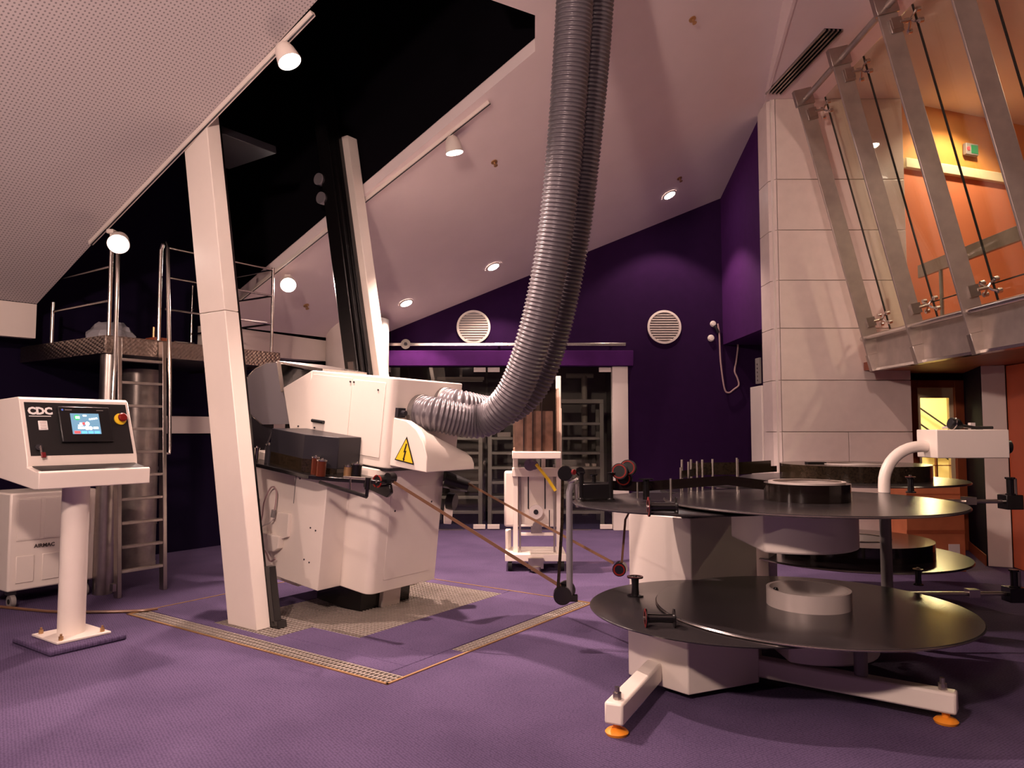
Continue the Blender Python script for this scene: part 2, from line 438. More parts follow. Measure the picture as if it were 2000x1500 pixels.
# left-rear wall behind the mezzanine, perpendicular to the slot
WL = V(-3.82, 8.76, 0)
mb = MB(); a0 = WL - E2 * 3.2; b0 = WL + E2 * 2.15
mb.prism([a0, b0, b0 + Z * 8, a0 + Z * 8], E1 * -.15, False)
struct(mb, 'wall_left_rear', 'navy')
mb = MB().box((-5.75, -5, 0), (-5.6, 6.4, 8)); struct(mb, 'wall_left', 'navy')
part_band = MB(frame(WL, E1, E2, Z)).box((0, -.35, 1.36), (.07, 1.5, 1.56))
single(part_band, 'wall_trunking', 'white_paint', 'white horizontal wall trunking on the dark wall behind the ladder', 'trunking', bev=.006)
mb = MB(frame(WL, E1, E2, Z)).box((.072, .45, 1.40), (.15, 1.1, 1.50)); mb.box((.072, .36, 1.38), (.17, .46, 1.50)); mb.cyl((.12, .47, 1.5), (.12, .47, 1.60), .02, n=8)
single(mb, 'wall_conduit_box', 'black_plastic', 'black elongated fitting mounted on the white wall trunking', 'fitting', bev=.004)

# ---- back wall with the glazed film store
YB = 10.5
HX0, HX1, HZ = -1.95, 1.64, 2.30
mb = MB()
mb.box((-2.7, YB, 0), (HX0, YB + .15, 6)); mb.box((HX0, YB, HZ), (HX1, YB + .15, 6)); mb.box((HX1, YB, 0), (4.6, YB + .15, 6))
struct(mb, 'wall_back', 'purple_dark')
mb = MB().box((HX0, 12.9, 0), (HX1, 13.0, 2.7)); mb.box((HX0 - .1, YB + .15, 0), (HX0, 13, 2.7)); mb.box((HX1, YB + .15, 0), (HX1 + .1, 13, 2.7)); mb.box((HX0, YB + .15, 2.5), (HX1, 13, 2.6))
struct(mb, 'wall_store', 'grey_paint')
struct(MB().box((HX0, YB - .1, HZ), (1.71, YB, 2.52)), 'trim_7', 'purple', bev=.01)
struct(MB().box((1.42, YB - .03, 0), (1.64, YB + .14, HZ)), 'trim_8', 'white_paint', bev=.006)
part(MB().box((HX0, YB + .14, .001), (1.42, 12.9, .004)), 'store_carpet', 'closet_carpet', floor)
# round column beside the store
struct(MB().lathe([(.0, 0), (.42, 0), (.42, 2.9), (0, 2.9)], (-2.1, 10.05, 0), Z, 40), 'wall_column', 'white_paint')

# ---- purple upper box on the right, alcove below
mb = MB().box((3.0, 8.75, 2.61), (3.12, YB, 6)); mb.box((3.12, 8.75, 2.61), (4.6, YB, 2.66))
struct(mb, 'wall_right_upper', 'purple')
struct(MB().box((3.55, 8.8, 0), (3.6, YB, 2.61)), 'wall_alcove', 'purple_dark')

# ---- white tiled wall on the right: each slab a piece
YT = 8.35
tw = struct(MB().box((2.99, YT + .03, 0), (4.5, YT + .40, FLATZ - .002)), 'wall_right', 'white_paint')
rows = [0.0] + [1.38 + .58 * k for k in range(-2, 7)]
rows = [0.0, .22, .80, 1.38, 1.96, 2.55, 3.10, 3.68, 4.27, FLATZ]
cols = [3.035, 3.78, 4.50]
g = .004
for i in range(len(rows) - 1):
    cs_ = cols if rows[i + 1] < 1.4 else [cols[0], cols[2]]
    for xa, xc in zip(cs_[:-1], cs_[1:]):
        part(MB().box((xa + g, YT, rows[i] + g), (xc - g, YT + .03, rows[i + 1] - g)), 'tile', 'tile', tw, bev=.003)
    # narrow return slabs on the chamfered left corner
    part(MB().prism([V(2.965, YT + .09, rows[i] + g), V(3.03, YT + .002, rows[i] + g), V(3.03, YT + .03, rows[i] + g), V(2.99, YT + .10, rows[i] + g)], (0, 0, rows[i + 1] - rows[i] - 2 * g), False), 'edge_tile', 'tile', tw)
    part(MB().box((2.965, YT + .095, rows[i] + g), (2.99, YT + .40, rows[i + 1] - g)), 'return_tile', 'tile', tw)

# ---- under the gallery: recess with glazed door, navy wall, post, orange door
GX = 3.95
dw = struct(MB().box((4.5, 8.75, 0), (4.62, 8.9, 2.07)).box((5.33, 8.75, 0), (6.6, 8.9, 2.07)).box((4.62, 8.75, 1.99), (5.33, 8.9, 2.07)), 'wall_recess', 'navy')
door1 = thing('door_1', 'wooden door with a tall lit glass panel under the gallery', None, (4.97, 8.8, 0), kind='structure')
part(MB().box((4.62, 8.74, 0), (4.78, 8.84, 1.99)).box((5.22, 8.74, 0), (5.33, 8.84, 1.99)).box((4.78, 8.74, 1.90), (5.22, 8.84, 1.99)).box((4.78, 8.74, 0), (5.22, 8.84, .80)), 'door_frame', 'wood', door1, bev=.006)
part(MB().box((4.78, 8.78, .80), (4.83, 8.83, 1.90)).box((5.17, 8.78, .80), (5.22, 8.83, 1.90)).box((4.83, 8.78, 1.78), (5.17, 8.83, 1.9)), 'window_frame', 'cream', door1)
part(MB().box((4.83, 8.80, .80), (5.17, 8.81, 1.78)), 'pane', 'glass', door1)
part(MB().box((5.0, 8.785, .80), (5.015, 8.825, 1.14)).box((4.83, 8.785, .98), (5.17, 8.825, .99)), 'glazing_bar', 'wood', door1)
mb = MB().box((4.3, 10.4, 0), (6.2, 10.45, 2.6)).box((6.1, 8.9, 0), (6.15, 10.4, 2.6)).box((4.3, 8.9, 2.5), (6.2, 10.4, 2.55)).box((4.3, 8.9, 0), (4.35, 10.4, 2.6))
struct(mb, 'wall_stairwell', 'cream')
sr = thing('stair_rail', 'sloping stair rail and treads seen through the lit door panel', 'railing', (5.4, 10.2, 0))
for k in range(3): part(MB().cyl((4.9, 10.2, 2.2 - .22 * k), (6.1, 10.2, 1.35 - .22 * k), .012, n=8), 'rail_bar', 'dark_grey', sr)
for k in range(3): part(MB().box((5.1 + .32 * k, 10.25, 1.45 - .17 * k), (5.35 + .32 * k, 10.39, 1.48 - .17 * k)), 'tread', 'grey_paint', sr)
st_l = thing('ceiling_lamp', 'warm ceiling lamp in the stairwell behind the glazed door', 'lamp', (5.3, 9.5, 2.01))
part(MB().lathe([(0, 0), (.12, 0), (.14, .05), (0, .05)], (5.3, 9.5, 2.015), Z), 'diffuser', 'lamp_warm', st_l)
light('lamp_light', 'POINT', (5.3, 9.5, 1.93), None, 48, st_l, radius=.12, color=(1, .78, .42))
nw0, nw1 = V(5.33, 8.75, 0), fl(1930, 1106)
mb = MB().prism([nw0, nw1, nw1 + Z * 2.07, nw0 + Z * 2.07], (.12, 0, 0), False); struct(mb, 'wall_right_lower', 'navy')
mb = MB().prism([nw0 + V(-.012, 0, 0), nw1 + V(-.012, .02, 0), nw1 + V(-.012, .02, .11), nw0 + V(-.012, 0, .11)], (.012, 0, 0), False); struct(mb, 'baseboard_right', 'wood')
jp0, jp1 = nw1, V(nw1.x + .19, nw1.y - .10, 0)
struct(MB().prism([jp0, jp1, jp1 + Z * 2.07, jp0 + Z * 2.07], (.08, .14, 0), False), 'trim_9', 'white_paint', bev=.006)
d2 = thing('door_2', 'orange wooden door at the right edge under the gallery', None, jp1 + V(.05, -.4, 0), kind='structure')
dd = V(-.10, -.9, 0)
part(MB().prism([jp1 + V(.01, 0, .01), jp1 + dd, jp1 + dd + Z * 2.06, jp1 + V(.01, 0, 2.06)], (.06, 0, 0), False), 'door_leaf', 'orange_door', d2)
mb = MB().prism([jp1 + dd * .12 + V(-.012, 0, 1.35), jp1 + dd * .98 + V(-.012, 0, 1.35), jp1 + dd * .98 + V(-.012, 0, 1.36), jp1 + dd * .12 + V(-.012, 0, 1.36)], (.012, 0, 0), False)
struct(MB().prism([jp1 + dd, jp1 + dd + V(-.2, -3.2, 0), jp1 + dd + V(-.2, -3.2, 2.07), jp1 + dd + V(0, 0, 2.07)], (.1, 0, 0), False), 'wall_right_front', 'navy')
# ---- gallery slab, beam, rear walls and ceiling
mb = MB().box((GX + .02, 3.0, 2.07), (8.5, 8.36, 2.16)).box((4.5, 8.36, 2.07), (8.5, 10.5, 2.16)); struct(mb, 'floor_gallery', 'wood')
mb = MB().box((GX - .03, 3.0, 2.05), (GX + .03, YT - .35, 2.40)); struct(mb, 'trim_10', 'fin_steel', bev=.004)
struct(MB().box((GX - .05, 3.0, 2.04), (GX + .04, YT - .35, 2.065)), 'trim_11', 'bright_steel')
ow0, ow1 = V(4.52, 8.42, 0), V(8.2, 9.75, 0)
nv = (ow1 - ow0).cross(Z).normalized() * -.1
struct(MB().prism([ow0 + Z * 2.16, ow1 + Z * 2.16, ow1 + Z * 4.44, ow0 + Z * 4.44], nv, False), 'wall_gallery', 'orange_wall')
struct(MB().prism([ow0 + Z * 4.52, ow1 + Z * 4.52, ow1 + Z * 5.25, ow0 + Z * 5.25], nv, False), 'wall_gallery', 'ochre_wall')
struct(MB().prism([ow0 + Z * 4.42 - nv * .5, ow1 + Z * 4.42 - nv * .5, ow1 + Z * 4.54 - nv * .5, ow0 + Z * 4.54 - nv * .5], nv, False), 'trim_12', 'cream', bev=.01)
struct(MB().box((8.2, 3, 2.07), (8.3, 10.5, 5.3)), 'wall_gallery_end', 'ochre_wall')
# back of the room (behind the camera)
struct(MB().box((-9, -5.1, 0), (9, -5, 8)), 'wall_front', 'purple_dark')
struct(MB().box((8.9, -5, 0), (9, 3.5, 6)), 'wall_right_far', 'white_paint')

# ================================================================== CEILING FIXTURES AND LAMPS
def track_rail(px0, px1, label):
    a = ceil_px(*px0); b = ceil_px(*px1); d = (b - a).normalized(); sd = d.cross(CN).normalized()
    f = frame(a, d, sd, CN); L = (b - a).length
    r = thing('track_rail', label, 'light track', (a + b) / 2 - CN * .03, 'light tracks along the slot')
    part(MB(f).box((0, -.02, -.035), (L, .02, 0)), 'channel', 'white_paint', r, bev=.003)
    part(MB(f).box((0, -.007, -.037), (L, .007, -.03)), 'conductor_slot', 'dark_grey', r)
    return r
track_rail((176, 472), (610, 22), 'long white light track along the edge of the perforated left ceiling')
track_rail((468, 583), (955, 197), 'long white light track along the rear edge of the dark ceiling slot')
def track_light(hpx, cpx, target, label, watts, cone=95, blend=.6, dz=.05):
    top = ceil_px(*cpx); dep = top.y - dz
    hc = at(hpx[0], hpx[1], dep)                                  # centre of the lamp face
    d = (Vector(target) - hc).normalized()
    t = thing('track_light', label, 'spotlight', top - CN * .03, 'track spotlights by the slot')
    back = hc - d * .16
    part(MB().box(tuple(top - V(.03, .03, .075)), tuple(top + V(.03, .03, -.04))), 'adapter', 'white_paint', t, bev=.004)
    part(MB().tube([top - Z * .06, top - Z * .10, back + d * .03], .011, 8), 'stem', 'white_paint', t)
    k = 1.32
    part(MB().lathe([(0.004, -.005), (.026 * k, 0), (.042 * k, .02), (.054 * k, .06), (.062 * k, .12), (.066 * k, .158), (.062 * k, .16), (.056 * k, .12)], back, d, 28), 'head', 'machine_white', t)
    part(MB().lathe([(0, .150), (.058 * k, .150), (.058 * k, .146), (0, .146)], back, d, 28), 'bulb', 'lamp_on', t)
    light('beam', 'SPOT', hc + d * .01, target, watts, t, math.radians(cone), blend, .04)
    return t
track_light((566, 121), (560, 78), (.2, 4.6, .3), 'white spotlight high on the left track, nearest the top of the slot', SPOT_W * .75)
track_light((231, 477), (218, 440), (-1.9, 2.6, .2), 'white spotlight low on the left track above the mezzanine rail', SPOT_W * .3, 70, dz=.28)
track_light((888, 299), (885, 262), (.2, 7.2, .0), 'white spotlight on the right track in front of the pale ceiling', SPOT_W * 1.3)
track_light((563, 557), (563, 530), (-1.3, 4.6, .6), 'white spotlight at the low end of the right track behind the railing', SPOT_W * .6)
def added_spot(xy, target, label, watts, cone=110):  # unseen spotlights, added to balance the room light
    z = ceil_z(*xy) if xy[0] < fx(xy[1]) else FLATZ
    top = V(xy[0], xy[1], z); hc = top - Z * .22; d = (Vector(target) - hc).normalized()
    t = thing('track_light', label, 'spotlight', top - Z * .03, 'track spotlights by the slot')
    back = hc - d * .16
    part(MB().box(tuple(top - V(.03, .03, .055)), tuple(top + V(.03, .03, .0))), 'adapter', 'white_paint', t)
    part(MB().tube([top - Z * .05, top - Z * .09, back + d * .03], .011, 8), 'stem', 'white_paint', t)
    part(MB().lathe([(0.004, -.005), (.026, 0), (.042, .02), (.054, .06), (.062, .12), (.066, .158), (.062, .16), (.056, .12)], back, d, 28), 'head', 'machine_white', t)
    part(MB().lathe([(0, .150), (.058, .150), (.058, .146), (0, .146)], back, d, 28), 'bulb', 'lamp_on', t)
    light('beam', 'SPOT', hc + d * .01, target, watts, t, math.radians(cone), .7, .04)
added_spot((-1.2, .6), (-1.0, 5.6, 1.0), 'added unseen white ceiling spotlight aimed at the projector', SPOT_W * .25, 60)
added_spot((.2, -.6), (3.75, 8.35, 2.3), 'added unseen white ceiling spotlight brightening the tiled wall', SPOT_W * .55, 42)
def fill_globe(p, label, r):  # unseen globes added as key and fill light
    p = Vector(p); z = ceil_z(p.x, p.y) if p.x < fx(p.y) else FLATZ
    t = thing('added_globe', label, 'lamp', p - Z * r, 'added opal globes out of view')
    part(MB().cyl(p + Z * r * .9, V(p.x, p.y, z), .008, n=8), 'cord', 'white_paint', t)
    part(MB().lathe([(0, -r)] + [(r * math.sin(math.radians(a)), -r * math.cos(math.radians(a))) for a in range(15, 166, 15)] + [(0, r)], p, Z, 28), 'globe', 'fill_globe_glow', t)
fill_globe((-1.3, .3, 3.35), 'large added opal globe, unseen, lighting the room from the left', .138)
fill_globe((-4.3, 2.0, 2.4), 'small added opal globe, unseen, lighting the room from beside the left wall', .065)
def downlight(px, label, watts):
    c = ceil_px(*px) - CN * .004
    t = thing('downlight', label, 'downlight', c, 'recessed downlights in the sloped ceiling')
    part(MB().lathe([(.075, 0), (.098, 0), (.10, -.01), (.078, -.014), (.075, 0)], c, CN, 32), 'trim_ring', 'white_paint', t)
    part(MB().lathe([(0, -.003), (.075, -.003), (.075, -.008), (0, -.008)], c, CN, 32), 'bulb', 'lamp_on', t)
    light('beam', 'SPOT', c - CN * .02, c - Z * 3, watts, t, math.radians(105), .35, .05)
downlight((793, 591), 'round recessed downlight nearest the black lift column', DOWN_W)
downlight((963, 520), 'round recessed downlight above the left wall vent', DOWN_W)
downlight((1307, 380), 'round recessed downlight nearest the purple corner', DOWN_W)
def sprinkler(p, nrm, label):
    t = thing('sprinkler', label, 'sprinkler', p, 'fire sprinklers in the ceiling')
    part(MB().lathe([(0, 0), (.035, 0), (.035, -.008), (0, -.01)], p, nrm, 16), 'escutcheon', 'brass', t)
    part(MB().cyl(p, p - nrm * .035, .011, n=8), 'nozzle', 'brass', t)
    part(MB().lathe([(0, -.05), (.022, -.05), (.022, -.054), (0, -.054)], p, nrm, 12), 'deflector', 'brass', t)
    part(MB().tube([p - nrm * .03 + X * .012, p - nrm * .045 + X * .02, p - nrm * .052], .003, 5).tube([p - nrm * .03 - X * .012, p - nrm * .045 - X * .02, p - nrm * .052], .003, 5), 'yoke', 'brass', t)
for px, lb in (((965, 316), 'small brass ceiling sprinkler beside the right-track spotlight'), ((1352, 37), 'small brass ceiling sprinkler near the top of the pale ceiling'),
               ((1327, 348), 'small brass ceiling sprinkler just above the corner downlight'), ((598, 596), 'small brass ceiling sprinkler behind the mezzanine rail')):
    sprinkler(ceil_px(*px), CN, lb)
sprinkler(zz(1650, 92, FLATZ), Z, 'small brass ceiling sprinkler between the linear vent and the glass wall')
v0 = zz(1510, 182, FLATZ); v1 = zz(1628, 56, FLATZ); d = (v1 - v0).normalized(); sd = d.cross(Z)
f = frame(v0, d, sd, Z); L = (v1 - v0).length
t = thing('linear_vent', 'long slotted linear air vent in the flat ceiling beside the glass wall', 'vent', (v0 + v1) / 2 - Z * .02)
part(MB(f).box((0, -.09, -.004), (L, .09, 0)), 'backing', 'black_void', t)
for k in range(5): part(MB(f).box((0, -.09 + .0425 * k - .006, -.02), (L, -.09 + .0425 * k + .012, -.002)), 'slat', 'steel', t)

# ================================================================== PROJECTOR LIFT COLUMNS
KL = .20
UP = (Z - E1 * KL)
CF = frame(PIT, E1, E2, UP)
lc = thing('lift_column', 'leaning white lift column in front of the projector, left of it', 'column', pit(1.1, .24, 0), 'leaning lift columns of the projector')
part(MB(CF).box((.875, .26, 0), (1.205, .38, 2.30)), 'lower_shaft', 'machine_white', lc, bev=.006)
part(MB(CF).box((.875, .26, 2.304), (1.205, .38, 4.9)), 'upper_shaft', 'machine_white', lc, bev=.006)
part(MB(CF).box((.925, .38, .02), (1.145, .44, 4.9)), 'guide_rail', 'black_paint', lc, bev=.004)
part(MB(CF).box((.845, .28, .62), (.875, .36, 1.55)), 'cable_duct', 'machine_white', lc, bev=.004)
part(MB(CF).box((1.205, .38, .02), (1.255, .44, .42)).box((1.165, .38, .0), (1.285, .46, .05)), 'drive_bracket', 'black_paint', lc, bev=.003)
lc = thing('lift_column', 'leaning lift column with a black steel guide, behind the projector', 'column', pit(.9, 1.98, 0), 'leaning lift columns of the projector')
part(MB(CF).box((.80, 1.97, 0), (1.045, 2.10, 4.35)), 'shaft', 'machine_white', lc, bev=.006)
part(MB(CF).box((.70, 1.86, 0), (.88, 1.97, 4.9)), 'guide_rail', 'black_paint', lc, bev=.012)
part(MB(CF).box((.89, 1.88, 0), (.92, 1.97, 4.9)).box((.925, 1.92, 0), (.965, 1.97, 4.9)), 'inner_rail', 'black_paint', lc, bev=.004)
mb = MB(CF)
for k in range(2): mb.cyl((.68, 1.90, 3.72 + .2 * k), (.68, 1.84, 3.72 + .2 * k), .06, n=16)
part(mb, 'guide_roller', 'lens_grey', lc)
part(MB(CF).box((.76, 1.852, 1.9), (.83, 1.86, 2.05)), 'sensor_plate', 'steel', lc)
# faint rigging high in the shaft
t = thing('lift_bridge', 'grey horizontal lift bridge plate high in the dark shaft behind the white column', 'beam', pit(.3, .9, 4.0))
part(MB(CF).box((.35, .5, 3.85), (1.05, 1.05, 3.92)), 'plate', 'dark_grey', t, bev=.004)
part(MB(CF).box((.35, .5, 3.92), (.5, 1.05, 4.0)), 'lip', 'dark_grey', t, bev=.004)

# ================================================================== PROJECTOR
TA = math.radians(6.3)
PU = E1 * math.sin(TA) + Z * math.cos(TA); PR = E1 * math.cos(TA) - Z * math.sin(TA)
OP = pit(1.5, .97, .17)
PJ = frame(OP, PR, E2, PU)
def pb(px, py, b):
    q = pl(px, py, OP + E2 * b, E2) - OP; return V(q.dot(PR), b, q.dot(PU))
def pa(px, py, a):
    q = pl(px, py, OP + PR * a, PR) - OP; return V(a, q.dot(E2), q.dot(PU))
prj = thing('film_projector', 'large white tilting film projector standing over the floor pit', 'projector', pit(1.0, 1.4, 0))
def arc(cx, cy, r, a0, a1, n=6): return [(cx + r * math.cos(math.radians(a0 + (a1 - a0) * i / n)), cy + r * math.sin(math.radians(a0 + (a1 - a0) * i / n))) for i in range(n + 1)]
plan = [(-1.15, -.22), (-.24, -.22), (-.24, 0)] + arc(.01, .065, .065, -90, 0) + [(.075, .75), (-1.15, .75)]
lb = part(MB(PJ).prism([(a, b, 0) for a, b in plan], (0, 0, .945)), 'lower_body', 'machine_white', prj, bev=.006)
part(MB(PJ).box((-1.1, -.15, -.05), (-.55, .6, 0)), 'base_tray', 'machine_white', prj, bev=.004)
part(MB(PJ).box((-.6, .1, -.2), (-.1, .65, 0)), 'pedestal', 'black_paint', prj)
part(MB(PJ).box((-.16, .30, -.19), (-.06, .5, 0)), 'foot_plate', 'machine_white', prj, bev=.004)
plan = arc(.07, .07, .06, -90, 0) + [(.13, .82), (-.80, .82), (-.80, .01)]
part(MB(PJ).prism([(a, b, .96) for a, b in plan], (0, 0, .68)), 'lamp_house', 'machine_white', prj, bev=.008)
part(MB(PJ).prism([(a * .99, b + .012, .94) for a, b in plan], (0, 0, .05)), 'seam_gasket', 'dark_grey', prj)
part(MB(PJ).prism([(-.80, .01, .985), (-.80, .01, 1.64), (-1.15, .01, 1.47), (-1.0, .01, 1.10), (-.92, .01, .985)], (0, .81, 0)), 'sloped_cover', 'machine_white', prj, bev=.008)
part(MB(PJ).box((-.30, .004, 1.03), (.05, .01, 1.60)), 'access_door', 'machine_white', prj, bev=.003)
part(MB(PJ).prism([(-.315, .006, 1.10), (-.315, .006, 1.61), (-.78, .006, 1.61), (-.97, .006, 1.16)], (0, .004, 0)), 'side_panel', 'machine_white', prj, bev=.003)
part(MB(PJ).box((-.90, .004, 1.0), (-.315, .01, 1.085)), 'side_panel', 'machine_white', prj, bev=.003)
c0 = pb(622, 823, 0)
part(MB(PJ).tube([(c0.x - .07, -.006, c0.z), (c0.x + .07, -.006, c0.z)], .014, 10), 'recessed_handle', 'black_plastic', prj)
# screws on the panels
scr = MB(PJ)
for a, c in ((-.33, 1.58), (-.29, 1.58), (-.33, 1.14), (-.02, 1.54), (-.70, 1.18), (-.5, 1.13), (-.9, 1.17)): scr.cyl((a, .006, c), (a, -.002, c), .007, n=8)
for a, c in ((-.38, .45), (-.32, .44), (-.42, .2), (-.36, .19), (-.55, .80)): scr.cyl((a, -.215, c), (a, -.223, c), .007, n=8)
for b, c in ((.62, .66), (.2, .62)): scr.cyl((.07, b, c), (.079, b, c), .009, n=8)
part(scr, 'screws', 'dark_grey', prj, kind='stuff')
part(MB(PJ).box((.074, .14, .09), (.078, .66, .80)), 'service_panel', 'machine_white', prj, bev=.002)
part(MB(PJ).box((-.60, -.224, .60), (-.595, -.218, .92)), 'panel_seam', 'grey_paint', prj)
# rear hood
hp = [(.13, .985), (.50, .985), (.49, 1.10), (.44, 1.20), (.36, 1.285), (.26, 1.335), (.13, 1.345)]
hq = [(.13, .985), (.50, .985), (.495, 1.03), (.47, 1.07), (.42, 1.10), (.30, 1.12), (.13, 1.125)]
hood = part(MB(PJ).loft([[(a, .04, c) for a, c in hp], [(a, .09, c) for a, c in hp], [(a, .60, c) for a, c in hq]]), 'rear_hood', 'machine_white', prj, bev=.006)
tri = [pb(795, 853, .035), pb(771, 898, .035), pb(809, 908, .035)]
cen = (tri[0] + tri[1] + tri[2]) / 3
part(MB(PJ).prism(tri, (0, -.003, 0)), 'warning_sign_border', 'black_plastic', hood)
ti = [cen + (p - cen) * .86 + V(0, -.004, 0) for p in tri]
part(MB(PJ).prism(ti, (0, -.002, 0)), 'warning_sign', 'yellow', hood, 'yellow high-voltage triangle')
def bz(u, v): return cen + (tri[0] - cen) * v + (tri[2] - tri[1]) * u + V(0, -.007, 0)
bolt = [bz(.02, .62), bz(-.07, .05), bz(-.005, .1), bz(-.05, -.28), bz(-.085, -.24), bz(-.03, -.46), bz(.045, -.30), bz(.005, -.30), bz(.075, .22), bz(.01, .17), bz(.075, .60)]
part(MB(PJ).prism(bolt, (0, -.001, 0)), 'lightning_bolt', 'black_plastic', hood)
# duct collars
for b, c in ((.31, 1.39), (.60, 1.46)):
    part(MB(PJ).lathe([(.135, 0), (.14, 0), (.14, .05), (.128, .05)], (.13, b, c), (1, 0, 0), 28), 'duct_collar', 'grey_paint', prj)
part(MB(PJ).box((.13, .05, 1.35), (.16, .13, 1.42)).cyl((.16, .09, 1.385), (.2, .09, 1.385), .02, n=10), 'power_socket', 'dark_grey', prj)
# lens head: fan-shaped grey shroud
B0 = .12
fan = [(552, 764)] + [(541, 708), (520, 710), (500, 720), (486, 734), (477, 752), (475, 772), (480, 792), (493, 812), (513, 829)] + [(568, 828)]
part(MB(PJ).prism([pb(x, y, B0) for x, y in fan], (0, .012, 0)), 'lens_shroud', 'lens_grey', prj, 'grey fan-shaped metal shroud')
rim = MB(PJ).tube([pb(x, y, B0 + .01) for x, y in fan[1:-1]], .008, 6); part(rim, 'shroud_rim', 'bright_steel', prj)
part(MB(PJ).prism([pb(x, y, B0 - .01) for x, y in ((540, 708), (548, 708), (556, 764), (549, 766))], (0, .25, 0)), 'shroud_edge', 'bright_steel', prj)
q1 = pb(541, 709, B0); q2 = pb(553, 764, B0)
part(MB(PJ).prism([q1, V(-.80, B0, 1.63), V(-.80, B0, 1.66), q1 + V(0, 0, .02)], (0, .5, 0)), 'top_bridge', 'bright_steel', prj)
part(MB(PJ).prism([V(q1.x + .02, B0 + .1, q1.z - .02), V(-.82, B0 + .1, 1.60), V(-1.13, B0 + .1, 1.47), V(-1.0, B0 + .1, 1.0), V(q2.x - .05, B0 + .1, 1.0)], (0, .5, 0)), 'lens_chamber', 'black_paint', prj)
part(MB(PJ).prism([pb(x, y, B0 + .02) for x, y in ((477, 778), (512, 832), (532, 838), (505, 905), (482, 880))], (0, .02, 0)), 'lower_shield', 'dark_grey', prj)
part(MB(PJ).cyl((-1.25, .4, 1.36), (-1.75, .4, 1.42), .17, .19, 28), 'lens_barrel', 'black_paint', prj)
# film deck, gate cover and rollers
dk = part(MB(PJ).prism([(-1.16, -.40, .855), (-.22, -.42, .855), (-.05, -.30, .855), (.12, -.12, .855), (.2, -.1, .855), (.2, .01, .855), (-1.16, .01, .855)], (0, 0, .03)), 'film_deck', 'black_paint', prj, bev=.004)
part(MB(PJ).prism([(-.79, -.34, .93), (-.36, -.37, .93), (-.15, -.22, .93), (-.15, .0, .93), (-.79, .0, .93)], (0, 0, .235)), 'gate_cover', 'dark_grey', prj, 'dark grey faceted gate cover', bev=.004)
part(MB(PJ).prism([(-.77, -.345, .886), (-.36, -.375, .886), (-.17, -.23, .886), (-.17, -.2, .886), (-.36, -.34, .886), (-.77, -.31, .886)], (0, 0, .10)), 'gate_film', 'film_edge', prj)
for a, b, r, h, m in ((-.16, -.36, .036, .11, 'amber'), (-.25, -.34, .03, .12, 'amber'), (-.03, -.22, .03, .08, 'brass'), (.0, -.17, .042, .10, 'black_paint'), (-.85, -.30, .03, .14, 'dark_grey'), (-.95, -.34, .022, .10, 'bright_steel'), (-1.06, -.3, .03, .08, 'dark_red')):
    ro = part(MB(PJ).cyl((a, b, .885), (a, b, .885 + h), r, n=18), 'film_roller', m, prj)
    part(MB(PJ).lathe([(0, 0), (r * 1.12, 0), (r * 1.12, .008), (0, .008)], (a, b, .885 + h), (0, 0, 1), 18).cyl((a, b, .885 + h), (a, b, .905 + h), .008, n=8), 'roller_cap', 'bright_steel', ro)
# tension arm
e0, e1_, e2_ = pb(625, 942, -.45), pb(700, 965, -.45), pb(716, 970, -.45)
ar = part(MB(PJ).tube([e0, e1_, e2_], .014, 8), 'tension_arm', 'black_paint', prj)
part(MB(PJ).tube([e2_, e2_ + V(0, .0, .13)], .012, 8).cyl(e2_ + V(0, 0, .05), e2_ + V(0, 0, .13), .02, n=12), 'arm_post', 'black_paint', ar)
part(MB(PJ).tube([e2_ + V(0, 0, .12), pb(672, 932, -.45)], .009, 8), 'arm_rod', 'bright_steel', ar)
part(MB(PJ).tube([pb(684, 935, -.45), pb(684, 962, -.45)], .006, 8), 'arm_rod', 'bright_steel', ar)
# side guide wheel (seen from its red end)
gw = pb(737, 940, -.10)
part(MB(PJ).prism([(-.05, -.035, .80), (.20, -.035, .76), (.24, -.035, .80), (.22, -.035, .86), (-.05, -.035, .87)], (0, .03, 0)), 'guide_plate', 'black_paint', prj, bev=.006)
wh = part(MB(PJ).cyl(gw, gw + V(0, .08, 0), .045, n=24), 'guide_wheel', 'black_plastic', prj)
for k in range(4):
    a0 = 90 * k + 12
    ring = [(gw.x + .042 * math.cos(math.radians(a0 + 11 * i)), gw.y - .002, gw.z + .042 * math.sin(math.radians(a0 + 11 * i))) for i in range(7)]
    part(MB(PJ).tube(ring, .006, 6), 'red_ring', 'red', wh)
part(MB(PJ).cyl(gw - V(0, .012, 0), gw, .012, n=10), 'wheel_hub', 'bright_steel', wh)
g2 = pb(757, 934, -.05)
part(MB(PJ).cyl(g2, g2 + V(0, .06, 0), .04, n=20), 'guide_wheel', 'black_plastic', prj)
part(MB(PJ).cyl((.10, .74, .84), (.26, .86, .80), .07, .05, 16).cyl((.12, .78, .66), (.18, .80, .66), .07, n=16), 'rear_roller', 'black_plastic', prj)
part(MB(PJ).cyl((.08, .80, .55), (.12, .84, .55), .09, n=20), 'rear_wheel', 'machine_white', prj)
